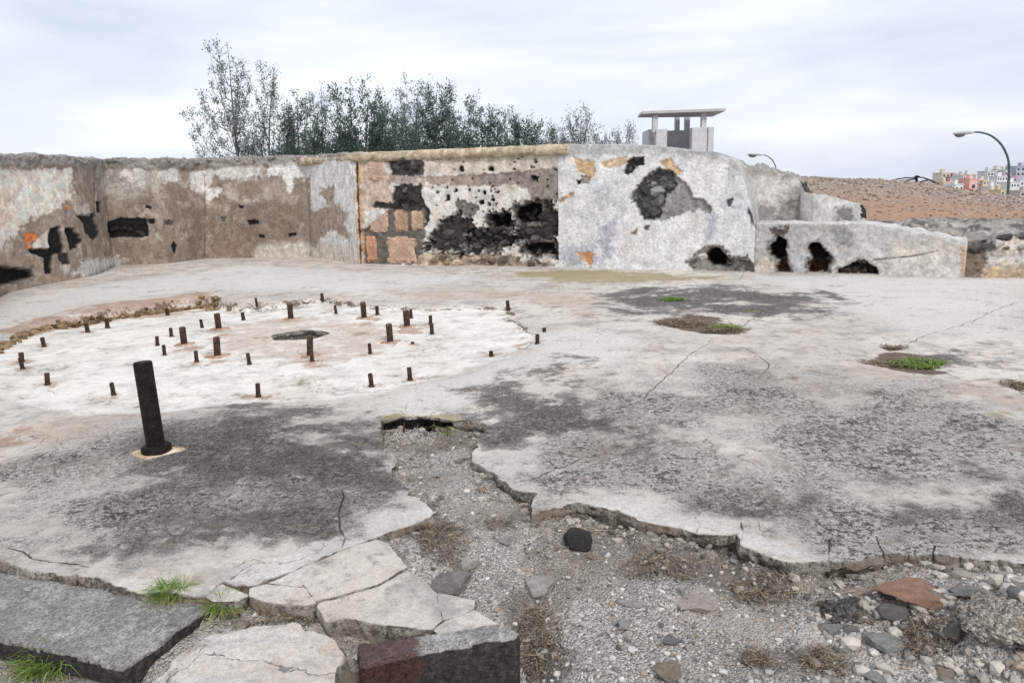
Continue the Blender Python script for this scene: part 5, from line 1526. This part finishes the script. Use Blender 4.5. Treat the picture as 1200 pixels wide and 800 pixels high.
# broken dark ledge between low wall and mound
lx_, ly_ = np.arange(6.4, 12.5, .035), np.arange(-.05, 1.9, .035)
LX, LT = np.meshgrid(lx_, ly_)
wy_ = np.interp(LX, WALL_W[:, 0], WALL_W[:, 1]); LY = wy_ + .28 + LT
lf = LX.ravel(); lt = LT.ravel()
lz = .50 + .36 * sstep(0, 1.1, lt) + fbm(lf, lt, 1.6, 4, 61, .6) * .10 + np.abs(fbm(lf, lt, 4.5, 4, 62, .6)) * .09 - .03
lz = np.where(lf < 7.3, np.minimum(lz, .46 + .42 * sstep(.2, .9, lt)), lz)
k1 = sstep(-.1, .25, fbm(lf, lt, 3, 4, 63, .6))[:, None]; k2 = sstep(.1, .4, fbm(lf, lt, 8, 3, 64, .6))[:, None]
lc = np.array((.40, .375, .345)) * (1 - k1) + np.array((.17, .162, .15)) * k1; lc = lc * (1 - k2) + np.array((.52, .50, .47)) * k2
li = np.arange(LX.size).reshape(LX.shape)
o = mesh('broken_ledge', np.column_stack([lf, LY.ravel(), lz]), np.stack([li[:-1, :-1], li[:-1, 1:], li[1:, 1:], li[1:, :-1]], -1).reshape(-1, 4), M_WALL, None, True, None, lc)
tag(o, 'dark broken concrete ledge along the foot of the gravel mound', 'ledge')

# ------------------------------------------------------------------ ground, sea, hillside
gr = np.concatenate([np.linspace(0, 60, 12), np.linspace(80, 260, 14)]); ga = np.linspace(0, 2 * math.pi, 72, endpoint=False)
V = []; F = []
for i, rr in enumerate(gr):
    for a in ga:
        x, y = rr * math.cos(a), rr * math.sin(a)
        V.append((x, y, -.7 - 20 * float(sstep(70, 250, np.array(rr))) + (0 if rr < 10 else .25 * float(fbm(np.array(x), np.array(y), .06, 3, 91)))))
n = len(ga)
for i in range(len(gr) - 1):
    for j in range(n): F.append((i * n + j, i * n + (j + 1) % n, (i + 1) * n + (j + 1) % n, (i + 1) * n + j))
tag(mesh('ground', V, F, mat_plain('dry_ground', (.26, .21, .16), .95, .3, .6, .05, (.16, .16, .09))), 'dry ground around the fort', kind='structure')


def mat_sea():
    t = NT('sea_water', .35, .4)
    n = t.noise(.05, 6, .6, stretch=(1, 3, 1))
    return t.out(t.mix(n, (.20, .27, .34), (.30, .37, .44)), n, .6, .3)


tag(mesh('sea', [(-9000, -3000, -16), (9000, -3000, -16), (9000, 12000, -16), (-9000, 12000, -16)], [(0, 1, 2, 3)], mat_sea(), None, False), 'pale grey-blue sea to the horizon', kind='structure')
TY = 260.0
V = []; F = []
nx, ny = 40, 24
for j in range(ny):
    for i in range(nx):
        x = 120 + i * 6.0; y = TY - 30 + j * 8
        h = -17 + 9 * sstep(0, 60, np.array(x - 128)) + 8.5 * sstep(0, 70, np.array(y - TY + 22)) * sstep(0, 40, np.array(x - 135))
        V.append((x, y, float(h) + float(fbm(np.array(x), np.array(y), .03, 3, 92)) * 1.0))
for j in range(ny - 1):
    for i in range(nx - 1): F.append((j * nx + i, j * nx + i + 1, (j + 1) * nx + i + 1, (j + 1) * nx + i))
tag(mesh('hillside', V, F, mat_plain('hill_earth', (.27, .24, .21), .95, .3, .1, .1)), 'hillside carrying the far town', kind='structure')

# ------------------------------------------------------------------ town houses
M_HOUSE = mat_objcol('hazed_house_paint'); M_ROOFT = mat_objcol('house_roof')
M_GLASS = mat_plain('dark_window', (.05, .06, .075), .3, .2, 1, 0)
HOUSES = [  # x0, x1, ytop, ybot, depth offset, colour, label, windows (cols, rows)
    (1103, 1114, 203, 214, 8, (.62, .50, .32), 'cream yellow house at the left end of the town', (2, 2)), (1105, 1114.5, 214, 224, -6, (.62, .38, .12), 'orange-yellow low house below the cream yellow house', (2, 1)),
    (1114, 1128, 207.5, 216, 6, (.30, .085, .10), 'long dark red house right of the cream house', (3, 1)), (1114.5, 1122, 214, 224, -4, (.52, .18, .14), 'brick red house in front of the dark red house', (1, 2)),
    (1119, 1129, 216.5, 226, -10, (.74, .72, .70), 'low white house in front of the red houses', (2, 1)), (1127, 1135, 206, 224, 0, (.64, .54, .46), 'tall narrow beige house between red and orange', (2, 3)),
    (1133, 1143, 204.5, 214, 9, (.68, .66, .62), 'pale house behind the salmon orange house', (3, 2)), (1135, 1146, 210, 227, -5, (.78, .28, .17), 'bright salmon orange house in the middle of town', (1, 1)),
    (1146, 1151, 210, 228, -2, (.74, .74, .74), 'narrow white house with window column beside the orange house', (1, 4)), (1151, 1159, 212, 227, -3, (.72, .55, .24), 'mustard yellow house right of the narrow white house', (2, 3)),
    (1159, 1165, 213, 224, 0, (.72, .68, .66), 'white house with small windows right of the yellow house', (1, 3)), (1156, 1168, 201, 213, 12, (.58, .58, .57), 'grey-white block higher up behind the yellow house', (3, 2)),
    (1167.5, 1177, 199, 208, 16, (.56, .52, .46), 'beige upper house with dark openings on the hill', (3, 2)), (1167, 1181, 207, 222, 4, (.72, .73, .75), 'wide white house left of the green lamp pole', (4, 3)),
    (1161, 1172, 219, 229, -8, (.76, .75, .74), 'low white house in front of the wide white house', (2, 1)), (1172, 1178.5, 223, 231, -12, (.68, .46, .12), 'small amber house at the foot of the town', (1, 1)),
    (1177, 1184, 200, 212, 14, (.60, .61, .62), 'grey upper house just left of the lamp pole', (2, 2)), (1184, 1192, 207, 216, 6, (.36, .07, .16), 'magenta house right of the lamp pole', (2, 1)),
    (1184, 1191, 197, 204, 18, (.50, .44, .38), 'brown-beige house on the upper right of the town', (2, 1)), (1190.5, 1212, 195, 207, 15, (.24, .28, .40), 'blue-grey large building at the top right of the town', (4, 2)),
    (1182.5, 1195, 214, 234, -4, (.76, .77, .79), 'tall white house right of the lamp pole foot', (3, 3)), (1194.5, 1215, 212, 224, 2, (.74, .75, .78), 'white house at the right picture edge', (4, 2)), (1194.5, 1214, 224, 238, -9, (.40, .33, .28), 'brown house at the lower right end of town', (3, 2))]
win_me = bpy.data.meshes.new('window')
b = MB(); b.box((0, 0, 0), (1, .12, 1)); win_me.from_pydata(b.v, [], b.f); win_me.materials.append(M_GLASS)
for x0, x1, y0, y1, dd, col, lab, (nc, nr) in HOUSES:
    Y = TY + dd * 1.6; col = tuple(q * .58 + .28 for q in col)  # distance haze put into the house colours by mixing them towards pale grey
    a = pixd(x0, y1, Y); c = pixd(x1, y0, Y)
    w = c[0] - a[0]; zt, zb_ = c[2], a[2]
    zg = -16.5; dep = max(6.0, min(w, 9))
    root = empty('house', ((a[0] + c[0]) / 2, Y, zg)); tag(root, lab, 'house', 'houses of the far town')
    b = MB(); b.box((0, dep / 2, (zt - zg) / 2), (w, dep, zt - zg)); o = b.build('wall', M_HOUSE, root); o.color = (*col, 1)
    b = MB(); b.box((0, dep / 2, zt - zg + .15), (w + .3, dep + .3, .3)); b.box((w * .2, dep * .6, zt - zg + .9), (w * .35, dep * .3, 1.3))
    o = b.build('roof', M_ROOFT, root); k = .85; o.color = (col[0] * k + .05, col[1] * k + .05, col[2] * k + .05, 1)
    H = zt - zb_
    for i in range(nc):
        for j in range(nr):
            o = bpy.data.objects.new('window', win_me); COL.objects.link(o); o.parent = root
            o.location = (-w / 2 + w * (i + .5) / nc + random.uniform(-.1, .1), -.02, (zb_ - zg) + H * (j + .5) / nr)
            o.scale = (min(.9, w / nc * .42), 1, min(1.1, H / nr * .42))

# ------------------------------------------------------------------ lamps, pole, kiosk
M_LAMP = mat_plain('lamp_green_paint', (.07, .12, .115), .5, .15, 3, 0)
M_HEAD = mat_plain('lamp_head_grey', (.42, .45, .46), .5, .1, 3, 0)
M_LENS = mat_plain('lamp_lens', (.20, .21, .21), .25, .1, 3, 0)


def lamp(path_px, Y, head, label, rad):
    p0 = pixd(*path_px[0], Y); root = empty('street_lamp', (p0[0], Y, -.7)); tag(root, label, 'lamp')
    P = [Vector((0, 0, 0))] + [Vector(pixd(x, y, Y)) - Vector(root.location) for x, y in path_px]
    # smooth the arc
    Q = [P[0]]
    for i in range(1, len(P) - 1):
        for t in (0, .25, .5, .75):
            p_1, p0_, p1_, p2_ = P[max(i - 1, 1)], P[i], P[i + 1], P[min(i + 2, len(P) - 1)]
            Q.append(.5 * ((2 * p0_) + (p1_ - p_1) * t + (2 * p_1 - 5 * p0_ + 4 * p1_ - p2_) * t * t + (3 * p0_ - p_1 - 3 * p1_ + p2_) * t ** 3))
    Q.append(P[-1])
    b = MB(); b.tube(Q, [rad * 1.25] + [rad * (1 - .35 * i / len(Q)) for i in range(len(Q) - 1)], 10); b.build('pole', M_LAMP, root, True)
    h0 = Vector(pixd(*head[0], Y)) - Vector(root.location); h1 = Vector(pixd(*head[1], Y)) - Vector(root.location); L = (h1 - h0).length
    d = (h1 - h0).normalized(); V = []; F = []; ns = 10; prof = [(-.02, .25, .2), (.05, .45, .4), (.2, .62, .75), (.45, .95, 1), (.7, 1, 1.0), (.9, .75, .75), (1, .3, .3)]
    up = Vector((0, 0, 1)); sd = d.cross(up).normalized(); up = sd.cross(d).normalized()
    if up.z < 0: up = -up
    for f, ww, hh in prof:
        for j in range(ns):
            a = 2 * math.pi * j / ns; zz = math.sin(a); V.append(h0 + d * L * f + sd * math.cos(a) * ww * L * .17 + up * (zz * hh * L * (.10 if zz > 0 else .07)))
    for i in range(len(prof) - 1):
        for j in range(ns): F.append((i * ns + j, i * ns + (j + 1) % ns, (i + 1) * ns + (j + 1) % ns, (i + 1) * ns + j))
    F += [tuple(range(ns))[::-1], tuple(range((len(prof) - 1) * ns, len(prof) * ns))]
    hd = mesh('lamp_head', V, F, M_HEAD, root, True)
    V = []; F = []
    for k, (rr, zz) in enumerate(((1, 0), (.85, -.5), (.5, -.85), (.05, -1))):
        for j in range(12):
            a = 2 * math.pi * j / 12; V.append(h0 + d * L * (.68 + .27 * rr * math.cos(a)) + sd * rr * math.sin(a) * L * .14 + up * (-L * .05 + zz * L * .13))
    for i in range(3):
        for j in range(12): F.append((i * 12 + j, i * 12 + (j + 1) % 12, (i + 1) * 12 + (j + 1) % 12, (i + 1) * 12 + j))
    mesh('lens', V, F, M_LENS, hd, True)


lamp([(1181, 232), (1182, 212), (1182.5, 195), (1180, 182), (1173, 169), (1162, 159.5), (1150, 155.5), (1141, 155)], 34, ((1142, 155.5), (1117, 157)), 'large curved green street lamp at right before the town', .055)
lamp([(910, 204), (909, 196), (906, 189), (900, 183.5), (894, 181.5)], 72, ((894.5, 181.8), (876, 181)), 'small distant street lamp above the broken buttress', .06)
p = pixd(1074, 212, 31); root = empty('cable_post', (p[0], p[1], -.7)); tag(root, 'short dark cable post sticking up behind the gravel mound', 'post')
b = MB(); b.tube([(0, 0, 0), (0, 0, pixd(1074, 205.5, 31)[2] + .7)], .05, 8); b.box((0, 0, pixd(1074, 207, 31)[2] + .7), (.22, .05, .05)); b.build('pole', M_BLACK, root)
for lst in ([(1074, 210), (1062, 209.5), (1050, 211.5), (1040, 214)], [(1074, 211), (1066, 212), (1058, 213), (1050, 215)], [(1074, 216), (1081, 213.5), (1089, 212), (1098, 216), (1108, 221.5)], [(1074, 208.5), (1082, 209.5), (1092, 213), (1104, 220)]):
    b = MB(); b.tube([Vector(pixd(x, y - 1.2, 31)) - Vector(root.location) for x, y in lst], .028, 6); b.build('cable', M_BLACK, root)

M_KW = mat_plain('kiosk_white', (.64, .64, .65), .9, .22, 2.5, .02, (.46, .46, .48)); M_KG = mat_plain('kiosk_grey', (.52, .52, .55), .9, .2, 2.5, .01); M_KR = mat_plain('kiosk_roof', (.56, .56, .57), .9, .2, 2.5, .01, (.45, .45, .46))
KY = 38.0
kp = pixd(798, 170, KY); kiosk = empty('lookout_kiosk', (kp[0], KY, -.7)); tag(kiosk, 'open concrete lookout kiosk with flat roof slab behind the white wall', 'kiosk')


def kbox(name, x0, x1, y0, y1, Y0, Y1, mat, par=kiosk, tp=1.0):
    a = pixd(x0, y1, Y0); c = pixd(x1, y0, Y0); b = MB()
    z0 = 0 if y1 > 190 else a[2] + .7
    b.box(((a[0] + c[0]) / 2 - kp[0], (Y0 + Y1) / 2 - KY, (z0 + c[2] + .7) / 2), (c[0] - a[0], Y1 - Y0, c[2] + .7 - z0), 0, tp)
    bm = bmesh.new(); me = bpy.data.meshes.new(name); me.from_pydata(b.v, [], b.f); bm.from_mesh(me); bmesh.ops.bevel(bm, geom=bm.edges[:], offset=.02, segments=1, affect='EDGES'); bm.to_mesh(me); bm.free()
    me.materials.append(mat); o = bpy.data.objects.new(name, me); COL.objects.link(o); o.parent = par; return o


kbox('parapet', 759.5, 769, 151.5, 200, 38.4, 40.2, M_KW); kbox('parapet', 768.5, 782, 151, 200, 37.6, 38.1, M_KW)
kbox('parapet', 810, 829, 149, 200, 37.2, 37.7, M_KW); kbox('parapet', 828.5, 837, 148.5, 200, 37.4, 40.2, M_KW)
kbox('back_wall', 776, 818, 152.2, 200, 39.9, 40.2, M_KG)
for x0, x1, y0, Y0 in ((765, 771.2, 134, 37.75), (791.3, 797, 132, 39.85), (802.8, 809, 131.5, 39.85), (822, 828.5, 130, 37.35)): kbox('pillar', x0, x1, y0, 156, Y0, Y0 + .3, M_KW if Y0 < 39 else M_KG)
# roof slab, slightly skewed to the view
rb = MB(); zz = pixd(798, 132.3, 38)[2] + .7
L_ = pixd(751, 133, 38.0)[0] - kp[0]; R_ = pixd(842.5, 128, 38.0)[0] - kp[0]
tilt_l = pixd(748.5, 134.2, 38.6)[2] + .7; tilt_r = pixd(844.5, 128.6, 36.8)[2] + .7
Vr = []
for dz in (-.06, .06):
    Vr += [(L_, .6 - .9, tilt_l + dz), (R_, -1.2, tilt_r + dz), (R_ + .1, 1.6, tilt_r + dz - .02), (L_ + .15, 1.7, tilt_l + dz)]
rb.add(Vr, [(3, 2, 1, 0), (4, 5, 6, 7), (0, 1, 5, 4), (1, 2, 6, 5), (2, 3, 7, 6), (3, 0, 4, 7)]); rb.build('roof', M_KR, kiosk)


# ------------------------------------------------------------------ feathery trees behind the wall
def tree(bx, tx, ty, xl, xr, Y, nbr, nleaf, label, seed, leaf, base_frac=.3, size=.11, stems=1):
    r = np.random.default_rng(seed)
    base = pixd(bx, 230, Y); base[2] = -.7
    topp = pixd(tx, ty + (8 if leaf == M_LEAF else 3), Y); H = topp[2] + .7; lx = topp[0] - base[0]
    hl = (pixd(bx, 200, Y)[0] - pixd(xl, 200, Y)[0]); hr = (pixd(xr, 200, Y)[0] - pixd(bx, 200, Y)[0])
    root = empty('feathery_tree', tuple(base)); tag(root, label, 'tree', 'trees behind the wall')
    tb = MB(); tips = []
    for st in range(stems):
        ex = lx * (1 if st == 0 else r.uniform(-.6, 1.0)) + (0 if st == 0 else r.uniform(-hl, hr) * .6); eh = H * (1 if st == 0 else r.uniform(.62, .9))
        ph = r.uniform(0, 6.28)
        def lead(f, ex=ex, eh=eh, ph=ph):
            return np.array([ex * f ** 1.4 + .10 * math.sin(f * 5 + ph) * f, .35 * math.sin(f * 3 + ph) * f + (.3 * f if st else 0), eh * f])
        P = [lead(f) for f in np.linspace(0, 1, 10)]
        tb.tube(P, [max(.008, (.075 if st == 0 else .05) * (1 - f) ** .8) for f in np.linspace(0, 1, 10)], 5)
        m = nbr if st == 0 else nbr // 2
        for i in range(m):
            ft = base_frac + (1.0 - base_frac) * ((i + r.uniform()) / m) ** 1.15
            side = r.choice([-1, 1]); g_ = max(0.0, (ft - .5) / .5)
            env = (hl if side < 0 else hr) * ((1.35 if leaf == M_LEAF else 1.08) - (.95 if leaf == M_LEAF else .75) * g_ ** 3.2)
            tip = np.array([ex * ft ** 1.4 * .5 + side * env * r.uniform(.05, 1.0) ** .55, r.normal() * env * .45, eh * ft * r.uniform(.9, 1.03)])
            o = lead(max(.12, ft - r.uniform(.16, .34)))
            mid = (o + tip) / 2 + np.array([side * env * .12, 0, -.05 * eh]); Q = []
            for k in range(6):
                u = k / 5; Q.append(o * (1 - u) ** 2 + 2 * mid * u * (1 - u) + tip * u * u + (r.normal(size=3) * .03 if k else 0))
            d = Q[-1] - Q[-2]; L = np.linalg.norm(tip - o); d = d / (np.linalg.norm(d) + 1e-6)
            tb.tube(Q, [.020, .015, .012, .009, .006, .004], 4, False)
            for k in range(2, 6):
                for _ in range(3):
                    d2 = d * .8 + np.array([0, 0, .45]) + r.normal(size=3) * .55; d2 /= np.linalg.norm(d2); L2 = r.uniform(.22, .55)
                    e2 = Q[k] + d2 * L2; tb.tube([Q[k], (Q[k] + e2) / 2 + r.normal(size=3) * .02, e2], [.006, .005, .003], 3, False); tips.append((Q[k], e2))
        for f in np.linspace(.7, 1, 8): tips.append((lead(f), lead(f) + r.normal(size=3) * (.12, .12, .10)))
    tb.build('trunk', M_BARK, root)
    n = int(nleaf * 2.0); size = size * .95; ti = r.integers(0, len(tips), n)
    A = np.array([tips[i][0] for i in ti]); B = np.array([tips[i][1] for i in ti]); f = r.uniform(0, 1.1, n)[:, None]
    C = A + (B - A) * f + r.normal(size=(n, 3)) * .07
    d = (B - A) / np.maximum(np.linalg.norm(B - A, axis=1), 1e-6)[:, None] + r.normal(size=(n, 3)) * .6; d /= np.linalg.norm(d, axis=1)[:, None]
    s_ = np.cross(d, r.normal(size=(n, 3))); s_ /= np.linalg.norm(s_, axis=1)[:, None]
    Ln = (size * r.uniform(.6, 1.4, n))[:, None]; Wd = Ln * .17
    V = np.stack([C - s_ * Wd * .3, C + d * Ln * .5 - s_ * Wd, C + d * Ln, C + d * Ln * .5 + s_ * Wd], 1).reshape(-1, 3)
    V[:, 2] = np.maximum(V[:, 2], .2)
    mesh('crown', V, np.arange(4 * n).reshape(-1, 4), leaf, root, False)


tree(288, 264, 50, 232, 308, 30, 26, 4600, 'tallest airy thin-leaved tree at the left end of the row', 1, M_LEAF2, .45, .10, 2)
tree(310, 324, 78, 296, 338, 31, 20, 2900, 'second sparse slender tree beside the tallest one', 2, M_LEAF2, .45, .10, 2)
tree(346, 352, 104, 328, 378, 29, 30, 8500, 'bushy dark tree left of the densest tree', 3, M_LEAF, .45, .11, 3)
tree(372, 378, 96, 356, 392, 33, 16, 1900, 'sparse light tree in a gap left of the densest tree', 4, M_LEAF2, .45, .10, 2)
tree(418, 431, 97, 384, 456, 29, 40, 17000, 'densest dark green tree in the row, left of centre', 5, M_LEAF, .45, .12, 5)
tree(455, 448, 120, 436, 474, 31, 20, 6500, 'small bushy dark tree touching the densest tree', 6, M_LEAF, .45, .11, 3)
tree(480, 488, 98, 464, 500, 32, 24, 4400, 'slim half-bare tree in the middle of the row', 7, M_LEAF2, .45, .10, 2)
tree(515, 511, 94, 494, 540, 30, 32, 10500, 'tall pointed dark tree right of the slim half-bare tree', 8, M_LEAF, .45, .11, 3)
tree(560, 566, 116, 535, 592, 29, 34, 12500, 'broad dark green tree right of the pointed dark tree', 9, M_LEAF, .45, .11, 4)
tree(620, 604, 122, 590, 648, 30, 30, 9500, 'round-topped dark tree at the end of the coping', 10, M_LEAF, .45, .11, 4)
tree(684, 682, 128, 660, 708, 32, 30, 6200, 'small greyish tree alone above the right wall', 11, M_LEAF2, .45, .10, 3)
tree(655, 652, 142, 630, 676, 33, 26, 4200, 'low thin tree between the coping end and the grey tree', 21, M_LEAF2, .45, .10, 3)
tree(708, 706, 150, 690, 726, 35, 18, 2200, 'faint low shrub tree left of the lowest grey tree', 22, M_LEAF2, .45, .10, 3)
tree(733, 734, 143, 708, 758, 34, 22, 3400, 'lowest thin grey tree just left of the kiosk', 12, M_LEAF2, .45, .10, 3)
